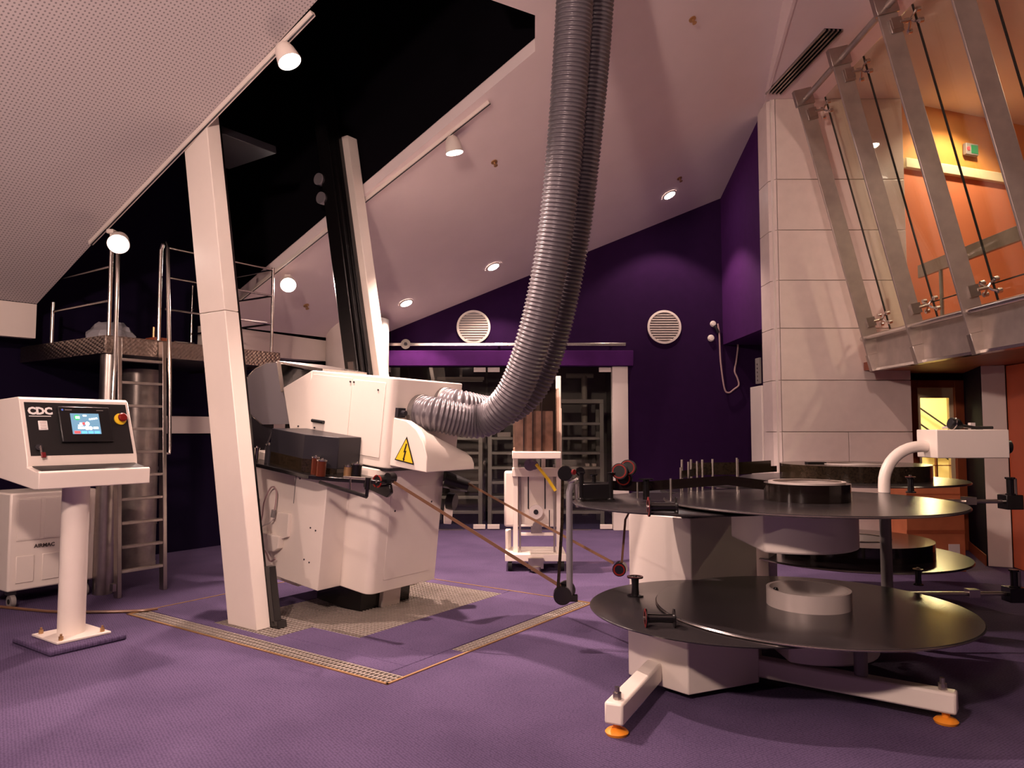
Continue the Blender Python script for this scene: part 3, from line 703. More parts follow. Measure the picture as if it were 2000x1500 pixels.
# junction boxes and cable on the flank
def flank(pts, d, nm, m='machine_white'): return part(MB(PJ).prism([pb(x, y, -.22) for x, y in pts], (0, -d, 0)), nm, m, prj, bev=.004)
flank([(548, 1000), (570, 1003), (567, 1048), (556, 1052), (545, 1045)], .03, 'junction_box')
flank([(507, 1035), (530, 1042), (530, 1070), (507, 1062)], .05, 'junction_box')
flank([(532, 1042), (556, 1047), (553, 1070), (544, 1076), (528, 1070)], .055, 'junction_box')
flank([(495, 968), (508, 974), (508, 980), (496, 977)], .05, 'hinge'); flank([(514, 1107), (526, 1113), (526, 1118), (514, 1114)], .05, 'hinge')
fc = [pb(x, y, -.26) for x, y in ((506, 1030), (512, 1008), (516, 980), (527, 955), (535, 951), (540, 962), (538, 985), (535, 1000))]
part(MB(PJ).tube(catmull(fc, 6), .006, 6), 'flank_cable', 'cable', prj)
part(MB(PJ).cyl(pb(533, 1010, -.26), pb(535, 996, -.26), .018, n=10), 'cable_plug', 'grey_paint', prj)
fc = [pb(x, y, -.26) for x, y in ((535, 1012), (525, 1022), (515, 1026), (508, 1032))]
part(MB(PJ).tube(catmull(fc, 6), .006, 6), 'flank_cable', 'paper', prj)
fc = [pb(x, y, -.26) for x, y in ((512, 1070), (520, 1080), (525, 1093), (530, 1096), (538, 1091))]
part(MB(PJ).tube(catmull(fc, 6), .007, 6), 'flank_cable', 'cable', prj)

# ================================================================== EXHAUST HOSES
def hose(path, r, label, pitch=.030):
    P = resample(catmull(path, 24), pitch / 6)
    P[0] = P[0]
    rad = [r * (1 + .055 * math.cos(2 * math.pi * i / 6)) for i in range(len(P))]
    return single(MB().tube(P, r, 22, rad), 'exhaust_hose', 'hose', label, 'hose', 'corrugated exhaust hoses of the projector', smooth=80)
h0 = PJ((.15, .31, 1.39)); n0 = PR
front = [h0, h0 + PR * .16] + [at(*p) for p in ((935, 823, 5.72), (985, 792, 5.62), (1018, 735, 5.55), (1046, 650, 5.45), (1069, 550, 5.38), (1087, 440, 5.3), (1100, 320, 5.22), (1110, 200, 5.15), (1118, 80, 5.08), (1124, -20, 5.02), (1130, -150, 4.95), (1132, -260, 4.9))]
hose(front, .127, 'nearer dark grey corrugated exhaust hose sweeping up from the projector')
h0 = PJ((.15, .60, 1.46))
rear = [h0, h0 + PR * .14] + [at(*p) for p in ((968, 805, 6.05), (1024, 775, 5.98), (1060, 715, 5.9), (1085, 635, 5.82), (1106, 540, 5.74), (1124, 430, 5.65), (1138, 310, 5.55), (1150, 190, 5.46), (1160, 70, 5.38), (1166, -20, 5.3), (1175, -150, 5.2), (1178, -260, 5.15))]
hose(rear, .127, 'farther dark grey corrugated exhaust hose half hidden behind its twin')

# ================================================================== MEZZANINE, LADDER
def PP(s_, t_, z=0): return pit(s_, t_, z)
mz = thing('mezzanine_platform', 'raised steel platform edged with checker plate behind the white column', 'platform', PP(-1.6, 1.1, 2.06))
part(MB(PF).box((-2.44, .17, 2.09), (-.81, 1.95, 2.20)), 'deck', 'dark_grey', mz)
part(MB(PF).box((-.81, .16, 2.06), (-.80, 1.96, 2.215)), 'front_plate', 'checker_plate', mz, bev=.002)
part(MB(PF).box((-2.44, .15, 2.06), (-.80, .16, 2.215)), 'side_plate', 'checker_plate', mz, bev=.002)
part(MB(PF).box((-2.44, 1.955, 2.06), (-.80, 1.965, 2.215)), 'side_plate', 'checker_plate', mz, bev=.002)
part(MB(PF).box((-2.44, .16, 2.205), (-.80, 1.96, 2.215)), 'tread_plate', 'checker_plate', mz)
def rail(name, label, posts, bars, r=.016):
    t = thing(name, label, 'guard rail', posts[0][0], 'guard rails of the steel platform')
    for p, q in posts: part(MB().cyl(p, q, r, n=12), 'post', 'bright_steel', t)
    for p, q in bars: part(MB().cyl(p, q, r * .7, n=8), 'bar', 'bright_steel', t)
    return t
pst = [(PP(-.86, t_, 2.215), PP(-.86, t_, 3.12)) for t_ in (1.27, 1.90)]
rail('guard_rail', 'steel guard rail on the front edge of the platform beside the ladder', pst, [(PP(-.86, .72, z), PP(-.86, 1.90, z)) for z in (3.10, 2.82, 2.52)])
rail('guard_rail', 'steel guard rail on the short right end of the platform', [(PP(-2.35, 1.90, 2.215), PP(-2.35, 1.90, 3.1))], [(PP(-.88, 1.90, z), PP(-2.35, 1.90, z)) for z in (3.10, 2.82, 2.52)])
rail('guard_rail', 'steel guard rail on the left end of the platform under the perforated ceiling', [(PP(-1.95, .22, 2.215), PP(-1.95, .22, 2.62))], [(PP(-.90, .22, z), PP(-1.93, .22, z)) for z in (2.83, 2.53)])
ld = thing('ladder', 'steel ladder with tall handrails leaning on the platform', 'ladder', PP(-.64, .44, 0))
def ladp(t_, z): return PP(-.63 - .13 * z / 2.2, t_, z)
for t_ in (.24, .64):
    f = frame(ladp(t_, 0), E1, E2, (ladp(t_, 1) - ladp(t_, 0)))
    part(MB(f).box((-.035, -.018, 0), (.035, .018, 2.2)), 'stringer', 'steel', ld, bev=.004)
for k in range(10):
    z = .21 + .2 * k
    f = frame(ladp(.26, z), E1, E2, Z)
    part(MB(f).box((-.03, 0, -.012), (.03, .365, .012)), 'rung', 'galvanised', ld, bev=.004)
for t_, w_ in ((.215, -1), (.665, 1)):
    path = [ladp(t_ - w_ * .01, 1.19) , ladp(t_ + w_ * .035, 1.19), ladp(t_ + w_ * .04, 1.25), ladp(t_ + w_ * .02, 2.0) + E1 * .04, PP(-.76, t_, 3.06), PP(-.79, t_, 3.12), PP(-.84, t_, 3.12), PP(-.87, t_, 3.06), PP(-.87, t_, 2.215)]
    part(MB().tube(path, .017, 10), 'handrail', 'bright_steel', ld)
part(MB(frame(ladp(.21, .06), E1, E2, Z)).box((-.03, -.02, 0), (.02, .01, .06)), 'wall_clip', 'steel', ld)
single(MB().lathe([(0, 0), (.078, 0), (.078, 2.06), (0, 2.06)], PP(-.9, .25, 0), Z, 32), 'support_column', 'steel', 'round polished steel column holding up the platform corner', 'column')
bc = V(-3.90, 7.80, 0)
br = thing('metal_drum', 'tall galvanised metal cylinder standing behind the ladder', 'drum', bc)
part(MB().lathe([(0, .02), (.18, .02), (.18, 2.03), (0, 2.03)], bc, Z, 40), 'shell', 'galvanised', br)
for z in (.0, .42, .98, 1.45, 1.62, 1.8, 1.98): part(MB().lathe([(.178, z), (.186, z), (.186, z + .035), (.178, z + .035)], bc, Z, 40), 'band', 'galvanised', br)
# clutter on the platform
random.seed(3)
mb = MB(); n = 18; prof = []
for k in range(7):
    ring = []
    for i in range(n):
        g_ = 2 * math.pi * i / n; rr = (.24 * math.cos(k / 6 * 1.45) ** .7) * (1 + random.uniform(-.16, .16))
        ring.append(tuple(PP(-1.25, .42, 2.216) + E1 * (rr * 1.0 * math.cos(g_)) + E2 * (rr * .75 * math.sin(g_)) + Z * (.17 * math.sin(k / 6 * 1.5) * (1 + random.uniform(-.1, .1)))))
    prof.append(ring)
mb.loft(prof)
single(mb, 'plastic_bag', 'plastic_sheet', 'crumpled clear plastic bag lying on the platform corner', 'bag', smooth=25)
t = thing('cable_spool', 'small brown spool with an upright pin on the platform', 'spool', PP(-.99, .70, 2.216))
part(MB(PF).box((-1.09, .66, 2.216), (-.93, .80, 2.26)), 'base', 'wood', t, bev=.006); part(MB(PF).cyl((-1.0, .69, 2.26), (-1.0, .69, 2.36), .012, n=8), 'pin', 'brass', t)
t = thing('hand_tool', 'small shiny metal tool at the edge of the platform beside the ladder', 'tool', PP(-.98, .8, 2.216))
part(MB(PF).tube([(-.90, .84, 2.228), (-.90, .98, 2.228)], .012, 8), 'shank', 'bright_steel', t); part(MB(PF).box((-.93, .98, 2.216), (-.88, 1.03, 2.24)), 'grip', 'dark_grey', t)

# ================================================================== CONTROL CONSOLE
CO = V(-2.95, 5.06, 0); CFm = frame(CO, E1, E2, Z)
cs = thing('control_console', 'white pedestal control console with black panel and lit touch screen', 'console', CO)
single(MB(CFm).box((-.24, -.26, 0), (.30, .22, .035)), 'console_plinth', 'carpet', 'low carpeted plinth under the console pedestal', 'plinth', bev=.012)
part(MB(CFm).box((-.17, -.17, .036), (.19, .17, .05)), 'base_plate', 'machine_white', cs, bev=.003)
for a, b in ((-.13, -.13), (.15, -.13), (.15, .13), (-.13, .13)): part(MB(CFm).cyl((a, b, .05), (a, b, .075), .014, n=6).cyl((a, b, .075), (a, b, .09), .007, n=8), 'anchor_bolt', 'brass', cs)
part(MB(CFm).lathe([(0, .05), (.083, .05), (.083, 1.06), (0, 1.06)], (0, 0, 0), (0, 0, 1), 40), 'pedestal', 'machine_white', cs)
W0, W1 = -.36, .345
prof = [(-.42, 1.10), (.24, 1.03), (.30, 1.035), (.30, 1.135), (.285, 1.146), (.265, 1.14), (.13, 1.165), (.125, 1.215), (-.025, 1.60), (-.05, 1.615), (-.42, 1.60)]
part(MB(CFm).prism([(d_, W0, z) for d_, z in prof], (0, W1 - W0, 0)), 'housing', 'machine_white', cs, bev=.005)
part(MB(CFm).prism([(.27, W0 + .03, 1.143), (.13, W0 + .03, 1.168), (.13, W0 + .03, 1.172), (.27, W0 + .03, 1.147)], (0, W1 - W0 - .05, 0)), 'tray_mat', 'panel_black', cs)
p_bl = CFm((.125, W0, 1.215)); pu = (CFm((-.025, W0, 1.60)) - p_bl); PH = pu.length; pu.normalize(); pn = E2.cross(pu).normalized()
CPn = frame(p_bl, E2, pu, pn)      # x along the panel, y up the slope, z out of it
PW = W1 - W0
pan = part(MB(CPn).box((.025, .022, 0), (PW - .025, PH - .022, .004)), 'control_panel', 'panel_black', cs, 'black sloping control panel')
text_part('CDC', .068, CPn((.04, PH - .105, .0045)), E2, pu, 'print_white', pan, 'lettering', .0035)
part(MB(CPn).box((.043, PH - .122, .0042), (.175, PH - .117, .005)), 'print_line', 'print_white', pan)
bz_ = part(MB(CPn).box((.215, .105, .004), (.55, PH - .055, .026)), 'screen_bezel', 'black_plastic', cs, bev=.006)
part(MB(CPn).box((.285, .16, .026), (.47, PH - .105, .0275)), 'screen', 'screen_bg', bz_, 'lit colour touch screen')
part(MB(CPn).cyl((.24, PH - .08, .026), (.24, PH - .08, .0275), .007, n=12), 'maker_mark', 'blue_dot', bz_)
part(MB(CPn).box((.255, PH - .083, .026), (.30, PH - .077, .027)).box((.46, PH - .083, .026), (.505, PH - .078, .027)), 'print_line', 'grey_paint', bz_)
scx = lambda u, v: (.285 + .185 * u, .16 + (PH - .265) * v, .0278)
def scr_box(u0, v0, u1, v1, m):
    a = scx(u0, v0); b = scx(u1, v1); part(MB(CPn).box((a[0], a[1], .0276), (b[0], b[1], .0284)), 'screen_icon', m, bz_)
def scr_dot(u, v, r, m):
    a = scx(u, v); part(MB(CPn).cyl((a[0], a[1], .0276), (a[0], a[1], .0282), r, n=16), 'screen_icon', m, bz_)
scr_dot(.22, .80, .020, 'scr_green'); scr_box(.16, .74, .31, .86, 'scr_white'); scr_box(.43, .86, .56, .93, 'scr_white')
for k in range(4): scr_box(.63 + .08 * k, .68 + .015 * k, .69 + .08 * k, .76 + .015 * k, 'scr_white')
scr_box(.28, .40, .36, .55, 'scr_white'); scr_box(.22, .40, .38, .45, 'scr_white'); scr_dot(.42, .50, .010, 'scr_red'); scr_dot(.55, .50, .014, 'scr_white')
scr_box(.20, .24, .42, .36, 'scr_white'); scr_dot(.52, .30, .016, 'scr_white'); scr_dot(.64, .28, .013, 'scr_white'); scr_box(.74, .24, .92, .34, 'scr_white')
scr_box(.06, .02, .26, .14, 'scr_red'); scr_box(.30, .02, .50, .14, 'scr_blue'); scr_box(.54, .02, .72, .14, 'scr_blue'); scr_box(.76, .02, .95, .14, 'scr_blue')
es = part(MB(CPn).lathe([(0, 0), (.042, 0), (.042, .008), (.03, .012), (0, .012)], (.625, PH - .135, .004), (0, 0, 1), 24), 'emergency_stop', 'yellow', cs, 'red mushroom emergency stop on a yellow collar')
part(MB(CPn).lathe([(.016, 0), (.016, .02), (.03, .024), (.031, .036), (.022, .045), (0, .048)], (.625, PH - .135, .014), (0, 0, 1), 24), 'button', 'red', es)
sw = part(MB(CPn).box((.09, .195, .004), (.145, .26, .012)), 'switch_plate', 'print_white', cs, bev=.003)
for k in range(3): part(MB(CPn).box((.10, .202 + .019 * k, .012), (.135, .216 + .019 * k, .015)), 'switch_key', 'paper', sw, bev=.001)
ks = part(MB(CPn).lathe([(0, 0), (.022, 0), (.022, .014), (.012, .016), (0, .016)], (.075, .075, .004), (0, 0, 1), 20), 'key_switch', 'dark_grey', cs)
part(MB(CPn).box((.072, .07, .02), (.078, .08, .035)).box((.07, .02, .028), (.08, .07, .032)), 'key', 'bright_steel', ks)
part(MB(CPn).box((.072, -.002, .026), (.10, .035, .036)), 'key_tag', 'dark_red', ks, 'red key tag', bev=.003)

# ================================================================== PORTABLE COOLER
AK = zz(13, 1158, .13); AF = frame(V(AK.x, AK.y, 0), E1, E2, Z)
ac = thing('portable_cooler', 'white wheeled cooling unit partly hidden behind the console', 'cooler', V(AK.x, AK.y, 0))
part(MB(AF).box((-.5, 0, .13), (0, .66, .90)), 'cabinet', 'machine_white', ac, bev=.015)
part(MB(AF).box((0, .05, .52), (.006, .61, .86)), 'upper_panel', 'machine_white', ac, bev=.004)
for k in range(3): part(MB(AF).box((0, .055 + .19 * k, .19), (.008, .185 + .19 * k, .40)), 'filter_panel', 'machine_white', ac, bev=.004)
for k in range(3): part(MB(AF).box((.006, .06 + .19 * k, .53), (.009, .22 + .19 * k, .85)), 'filter_panel', 'machine_white', ac, bev=.003)
text_part('AIRMAC', .042, AF((.007, .18, .455)), E2, Z, 'print_dark', ac, 'lettering', .001)
for (a, b) in ((-.06, .05), (-.44, .05), (-.06, .60), (-.44, .60)):
    c_ = part(MB(AF).box((a - .03, b - .03, .10), (a + .03, b + .03, .13)), 'caster_fork', 'dark_grey', ac)
    part(MB(AF).cyl((a + .02, b - .018, .05), (a + .02, b + .018, .05), .05, n=20), 'wheel', 'grey_paint', c_); part(MB(AF).cyl((a + .02, b - .022, .05), (a + .02, b + .022, .05), .02, n=12), 'axle', 'black_rubber', c_)
cp_ = [fl(*p) + Z * .012 for p in ((-60, 1183), (0, 1188), (60, 1194), (115, 1198), (200, 1198), (270, 1196), (308, 1192))]
single(MB().tube(catmull(cp_, 8), .011, 8), 'floor_cable', 'film_strip', 'thin tan cable running across the carpet to the floor pit', 'cable')

# ================================================================== FILM STORE (glass doors, racks)
for n_, (x0, x1, lb) in enumerate(((-1.90, -.375, 'left frameless glass door of the film store behind the projector'), (-.345, 1.41, 'right frameless glass door of the film store beside the white jamb'))):
    dr = thing('door_%d' % (n_ + 3), lb, None, V((x0 + x1) / 2, YB + .06, .01), kind='structure')
    part(MB().box((x0, YB + .05, .012), (x1, YB + .062, HZ - .006)), 'pane', 'cabinet_glass', dr)
    for xa, xb in ((x0, x0 + .17), (x1 - .17, x1)):
        part(MB().box((xa, YB + .035, .012), (xb, YB + .077, .075)), 'bottom_fitting', 'white_paint', dr, bev=.003)
        part(MB().box((xa, YB + .035, HZ - .075), (xb, YB + .077, HZ - .008)), 'top_fitting', 'white_paint', dr, bev=.003)
    part(MB().box((x0 + .3, YB - .01, 0), (x1 - .3, YB + .02, .012)), 'sill_bar', 'steel', dr)
def rack(x0, x1, y0, label, n=7):
    t = thing('film_rack', label, 'rack', V((x0 + x1) / 2, y0 + .3, 0.004), 'metal film racks inside the glass store')
    for x in (x0, x1 - .06):
        for y in (y0, y0 + .55): part(MB().box((x, y, .004), (x + .06, y + .05, 1.80)), 'upright', 'rack_grey', t, bev=.003)
    for k in range(n): part(MB().box((x0 + .06, y0, .16 + .219 * k), (x1 - .06, y0 + .6, .20 + .219 * k)), 'shelf', 'rack_grey', t, bev=.003)
    part(MB().box((x0, y0, 1.80), (x1, y0 + .6, 1.86)), 'top_frame', 'rack_grey', t, bev=.003)
    return t
rack(-1.15, -.44, 11.1, 'grey metal film rack left of the gap in the glass store'); rack(-.36, .42, 11.1, 'grey metal film rack right of the gap in the glass store')
rack(.68, 1.37, 11.1, 'grey metal film rack nearest the white jamb in the glass store'); rack(-1.9, -1.22, 11.1, 'grey metal film rack farthest left in the glass store')
for (x, z, w_, lb) in ((-.22, 1.28, .2, 'small pale carton on a shelf of the rack right of the gap'), (1.1, .86 + .02, .06, 'tiny white canister on the shelf nearest the jamb'), (1.2, .88, .06, 'second tiny white canister on the shelf nearest the jamb')):
    zb = .202 + .219 * round((z - .2) / .219)
    single(MB().box((x, 11.15, zb), (x + w_, 11.3, zb + .07 if w_ > .1 else zb + .04)), 'film_can', 'paper', lb, 'carton', bev=.004)
t = thing('strip_lamp', 'unlit white strip lamp under the ceiling of the film store', 'lamp', V(-.85, 11.9, 2.2))
part(MB().box((-1.2, 11.85, 2.2), (-.45, 11.95, 2.25)), 'batten', 'white_paint', t, bev=.004); part(MB().box((-.84, 11.88, 2.25), (-.80, 11.92, 2.5)), 'hanger', 'steel', t); part(MB().cyl((-1.18, 11.9, 2.185), (-.47, 11.9, 2.185), .013, n=8), 'tube', 'print_white', t)
t = thing('store_duct', 'vertical white pipe in the right rear corner of the film store', 'pipe', V(1.15, 12.3, 1.86))
part(MB().cyl((1.2, 12.3, 0.004), (1.2, 12.3, 2.3), .05, n=16), 'pipe', 'white_paint', t); part(MB().cyl((.9, 12.3, 2.3), (1.35, 12.3, 2.3), .04, n=12), 'branch', 'white_paint', t)
# sliding track above the store
t = thing('door_track', 'thin steel sliding-door track rail across the purple wall', 'rail', V(0, YB - .06, 2.58))
part(MB().box((-1.9, YB - .075, 2.585), (1.61, YB - .05, 2.63)), 'rail', 'bright_steel', t, bev=.006)
for x in (-1.7, -.2, 1.4): part(MB().box((x, YB - .05, 2.59), (x + .03, YB, 2.62)), 'bracket', 'steel', t)
rw = part(MB().cyl((-1.5, YB - .09, 2.61), (-1.5, YB - .07, 2.61), .07, n=28), 'roller', 'bright_steel', t); part(MB().cyl((-1.5, YB - .10, 2.61), (-1.5, YB - .09, 2.61), .025, n=12), 'roller_hub', 'dark_grey', rw)
for px, lb in ((925, 'round white louvred wall vent left of the hose'), (1297, 'round white louvred wall vent right of the hose')):
    c_ = at(px, 639, YB); R_ = .24
    t = thing('wall_vent', lb, 'vent', V(c_.x, YB - .02, c_.z - R_), 'round louvred vents on the purple wall')
    part(MB().lathe([(0, 0), (R_ - .03, 0), (R_ - .03, .006), (0, .006)], (c_.x, YB - .012, c_.z), Y, 40), 'backing', 'grey_paint', t)
    part(MB().lathe([(R_ - .035, .02), (R_ - .03, -.012), (R_, -.008), (R_, .02)], (c_.x, YB - .02, c_.z), Y, 48), 'ring', 'machine_white', t)
    for k in range(11):
        z = -.175 + .035 * k; hw = math.sqrt((R_ - .035) ** 2 - z * z)
        f = frame(V(c_.x, YB - .018, c_.z + z), X, V(0, .83, .55), V(0, -.55, .83))
        part(MB(f).box((-hw, -.012, -.003), (hw, .014, .003)), 'louvre', 'machine_white', t)

# ================================================================== RIGHT WALL ITEMS
t = thing('wall_handset', 'white wall plug with a hanging grey cable looping on the purple wall', 'socket', at(1392, 665, YB - .03))
hk = at(1394, 632, YB - .05); pg = at(1390, 660, YB - .05)
part(MB().lathe([(0, 0), (.04, 0), (.045, .02), (.03, .05), (0, .055)], V(hk.x, YB, hk.z), -Y, 20), 'socket', 'machine_white', t)
part(MB().lathe([(0, 0), (.045, 0), (.05, .02), (.035, .05), (0, .055)], V(pg.x, YB, pg.z), -Y, 20), 'socket', 'machine_white', t)
part(MB().tube([V(hk.x + .01, YB - .055, hk.z - .03), V(hk.x + .04, YB - .07, hk.z - .09), V(hk.x + .06, YB - .06, hk.z - .13)], .02, 8), 'plug', 'dark_grey', t)
part(MB().tube(catmull([at(x, y, YB - .06) for x, y in ((1402, 632), (1405, 655), (1407, 700), (1411, 735), (1416, 762), (1424, 767), (1434, 760), (1443, 752), (1440, 738), (1435, 725), (1438, 705), (1441, 682), (1441, 672))], 5), .012, 8), 'cable', 'cable', t)
t = thing('wall_cabinet', 'tall plain white cabinet standing against the tiled wall corner', 'cabinet', V(3.25, 9.1, 0))
part(MB().box((3.02, 8.98, 0), (3.5, 9.4, 1.94)), 'body', 'white_paint', t, bev=.006); part(MB().box((3.03, 8.965, .06), (3.49, 8.98, 1.93)), 'door', 'white_paint', t, bev=.004); part(MB().cyl((3.07, 8.95, 1.0), (3.07, 8.95, 1.1), .006, n=8), 'handle', 'bright_steel', t)
t = thing('notice_frame', 'small grey perforated panel on the wall above the white cabinet', 'panel', V(3.13, 9.3, 1.98))
part(MB().box((3.07, 9.2, 1.98), (3.1, 9.34, 2.3)), 'plate', 'grey_paint', t, bev=.003)
for k in range(5): part(MB().cyl((3.072, 9.25, 2.02 + .05 * k), (3.064, 9.25, 2.02 + .05 * k), .012, n=8), 'knob', 'bright_steel', t)

def carton(x0, y0, z0, x1, y1, z1, label):
    t = thing('cardboard_box', label, 'box', V((x0 + x1) / 2, (y0 + y1) / 2, z0), 'cardboard boxes stacked behind the platters')
    part(MB().box((x0, y0, z0), (x1, y1, z1)), 'carton', 'cardboard', t, bev=.006)
    part(MB().box((x0, y0 - .002, (z0 + z1) / 2 + .1 * (z1 - z0)), (x1, y0, (z0 + z1) / 2 + .16 * (z1 - z0))), 'tape', 'wood', t)
    return t
b_ = carton(3.92, 7.45, 0, 4.50, 7.95, .62, 'brown cardboard box with a white label on the floor behind the platters')
part(MB().box((4.33, 7.446, .14), (4.44, 7.45, .27)), 'shipping_label', 'paper', b_)
carton(3.94, 7.47, .622, 4.48, 7.93, .84, 'flat brown cardboard box on top of the other carton')

# ================================================================== GALLERY GLASS WALL
FB = V(GX - .06, 0, 2.26); FT = V(3.22, 0, 4.98)
fu = (FT - FB).normalized(); fn = V(fu.z, 0, -fu.x)             # fn points away from the room (+X)
FL = (FT - FB).length
FY = [7.95 - .89 * i for i in range(6)]
for i, y in enumerate(FY):
    f = frame(FB + Y * y, Y, fn, fu)
    t = thing('glazing_fin', ['brushed steel glazing fin nearest the tiled wall', 'second brushed steel glazing fin from the tiled wall', 'third brushed steel glazing fin from the tiled wall', 'fourth brushed steel glazing fin from the tiled wall', 'fifth brushed steel glazing fin from the tiled wall, cut by the photo edge', 'sixth brushed steel glazing fin from the tiled wall, outside the picture'][i], 'fin', FB + Y * y, 'leaning steel fins of the gallery glazing')
    part(MB(f).box((-.012, -.085, -.18), (.012, .085, FL)), 'blade', 'fin_steel', t, bev=.004)
    part(MB(f).box((-.03, -.10, FL - .02), (.03, .10, FL + .16)), 'head_bracket', 'steel', t, bev=.004)
    part(MB(f).box((-.03, -.02, FL - .2), (-.012, .09, FL - .08)), 'bolt_plate', 'steel', t, bev=.003)
    part(MB(f).box((-.03, -.09, -.22), (.03, .06, -.04)), 'foot_bracket', 'steel', t, bev=.004)
    for zc in (.30, FL - .12):
        sp = part(MB(f).cyl((-.03, .07, zc), (-.03, .17, zc), .014, n=10).box((-.035, -.0, zc - .05), (-.012, .09, zc + .05)), 'spider_mount', 'steel', t)
        for dy, dz in ((.09, .05), (-.09, .05), (.09, -.05), (-.09, -.05)):
            part(MB(f).tube([(-.03, .16, zc), (dy * .5, .185, zc + dz * .6), (dy, .195, zc + dz)], .010, 6).cyl((dy, .19, zc + dz), (dy, .225, zc + dz), .022, n=12), 'spider_arm', 'bright_steel', sp)
gz = thing('gallery_glazing', 'sloping wall of clear glass panes closing the gallery', 'glass wall', FB + V(.1, 5.6, 0))
f = frame(FB, Y, fn, fu)
for i in range(5):
    y1, y0 = FY[i], FY[i + 1]
    part(MB(f).box((y0 + .006, .228, -.02), (y1 - .006, .242, FL + .02)), 'glass_pane', 'glass', gz)
    part(MB(f).box((y1 - .005, .227, -.02), (y1 + .005, .243, FL + .02)), 'joint_seal', 'black_rubber', gz)
single(MB().cyl(FT + V(.0, 3.0, .05), FT + V(.0, 8.0, .05), .03, n=14), 'top_tube', 'fin_steel', 'steel tube along the top of the gallery glazing fins', 'tube')
single(MB().cyl(FB + V(-.07, 3.0, .13), FB + V(-.07, 8.05, .13), .028, n=14), 'bottom_tube', 'bright_steel', 'polished steel tube along the foot of the gallery glazing fins', 'tube')
t = thing('gallery_handrail', 'flat steel handrail behind the gallery glass', 'handrail', V(4.5, 5.5, 2.16))
part(MB().box((4.42, 3.2, 3.05), (4.46, 8.0, 3.19)), 'rail', 'steel', t, bev=.006)
for y in (7.6, 5.8, 4.0): part(MB().cyl((4.44, y, 2.16), (4.44, y, 3.05), .02, n=10), 'post', 'steel', t)
part(MB().cyl((4.44, 3.2, 2.75), (4.44, 8.0, 2.75), .008, n=8), 'wire', 'dark_grey', t)
gl = zz(1927, 175, FLATZ)
t = thing('gallery_downlight', 'bright recessed downlight in the gallery ceiling behind the glass', 'downlight', gl - Z * .02)
part(MB().lathe([(.08, -.012), (.105, -.01), (.11, 0), (.08, 0)], gl, Z, 32), 'trim_ring', 'white_paint', t); part(MB().lathe([(0, -.004), (.085, -.004), (.085, -.01), (0, -.01)], gl, Z, 32), 'bulb', 'lamp_on', t)
light('beam', 'SPOT', gl - Z * .03, gl - Z * 3, 85, t, math.radians(140), .5, .06, (1, .74, .55))
t = thing('gallery_downlight', 'recessed downlight farther along the gallery ceiling out of view', 'downlight', V(5.6, 5.6, FLATZ - .02))
part(MB().lathe([(0, -.004), (.085, -.004), (.105, -.01), (.11, 0), (0, 0)], V(5.6, 5.6, FLATZ), Z, 32), 'bulb', 'lamp_on', t)
light('beam', 'SPOT', V(5.6, 5.6, FLATZ - .03), V(5.6, 5.6, 0), 75, t, math.radians(140), .5, .06, (1, .74, .55))
wd = (ow1 - ow0).normalized(); wn = -nv.normalized()
ex = pl(1895, 293, ow0 + wn * .03, wn)
f = frame(ex, wd, wn, Z)
t = thing('exit_sign', 'small green exit sign with a red lamp on the ochre gallery wall', 'sign', ex - Z * .08)
part(MB(f).box((-.10, -.02, -.07), (.10, .03, .07)), 'case', 'grey_paint', t, bev=.006); part(MB(f).box((-.02, .03, -.05), (.09, .034, .05)), 'face', 'exit_green', t); part(MB(f).cyl((-.07, .03, 0), (-.07, .04, 0), .022, n=12), 'red_lamp', 'scr_red', t)

# ================================================================== CART IN FRONT OF THE STORE
CY = 7.55
ct = thing('film_cart', 'white wheeled cart carrying a clear acrylic film box in front of the store', 'cart', V(.25, CY, 0))
cx = lambda px, d=0: at(px, 900, CY + d).x
def cz(py, d=0): return at(1040, py, CY + d).z
xl, xr = cx(1002), cx(1098)
for x, zt in ((xl, 1.22), (xr - .06, 1.95)):
    part(MB().box((x, CY, .12), (x + .05, CY + .05, zt)), 'upright', 'machine_white', ct, bev=.003)
    part(MB().box((x + (.06 if x < .1 else -.03), CY + .01, .12), (x + (.08 if x < .1 else -.01), CY + .04, 1.05)), 'guide_rail', 'steel', ct)
part(MB().box((xl, CY + .06, 1.0), (xl + .03, CY + .09, 1.95)), 'rear_upright', 'steel', ct)
part(MB().box((xr - .02, CY - .02, 1.0), (xr - .005, CY, 1.62)), 'side_strip', 'machine_white', ct)
part(MB().box((xl - .09, CY + .06, .42), (xr - .02, CY + .20, .98)), 'back_box', 'machine_white', ct, bev=.02)
part(MB().box((xl - .01, CY - .02, .93), (xr, CY + .06, 1.02)), 'cross_beam', 'machine_white', ct, bev=.006)
part(MB().box((xl + .08, CY - .01, .34), (xr - .09, CY + .02, .37)).box((xl + .08, CY - .01, .43), (xr - .09, CY + .0, .45)), 'lower_bar', 'machine_white', ct, bev=.003)
part(MB().cyl((.24, CY - .04, .58), (.24, CY + .0, .58), .07, n=28), 'drive_pulley', 'paper', ct); part(MB().cyl((.24, CY - .05, .58), (.24, CY - .04, .58), .025, n=12), 'pulley_hub', 'dark_grey', ct)
part(MB().cyl((.25, CY - .05, .44), (.25, CY - .01, .44), .045, n=20).box((.19, CY - .03, .37), (.30, CY - .0, .44)), 'gear_motor', 'steel', ct)
for x in (.16, .33): part(MB().box((x, CY + .055, .6), (x + .012, CY + .062, .93)), 'slot', 'dark_grey', ct)
part(MB().box((.37, CY - .05, .42), (.38, CY - .04, .60)), 'lever', 'dark_grey', ct)
part(MB().box((xl - .08, CY - .10, .10), (xr + .03, CY + .40, .17)), 'base_frame', 'machine_white', ct, bev=.006)
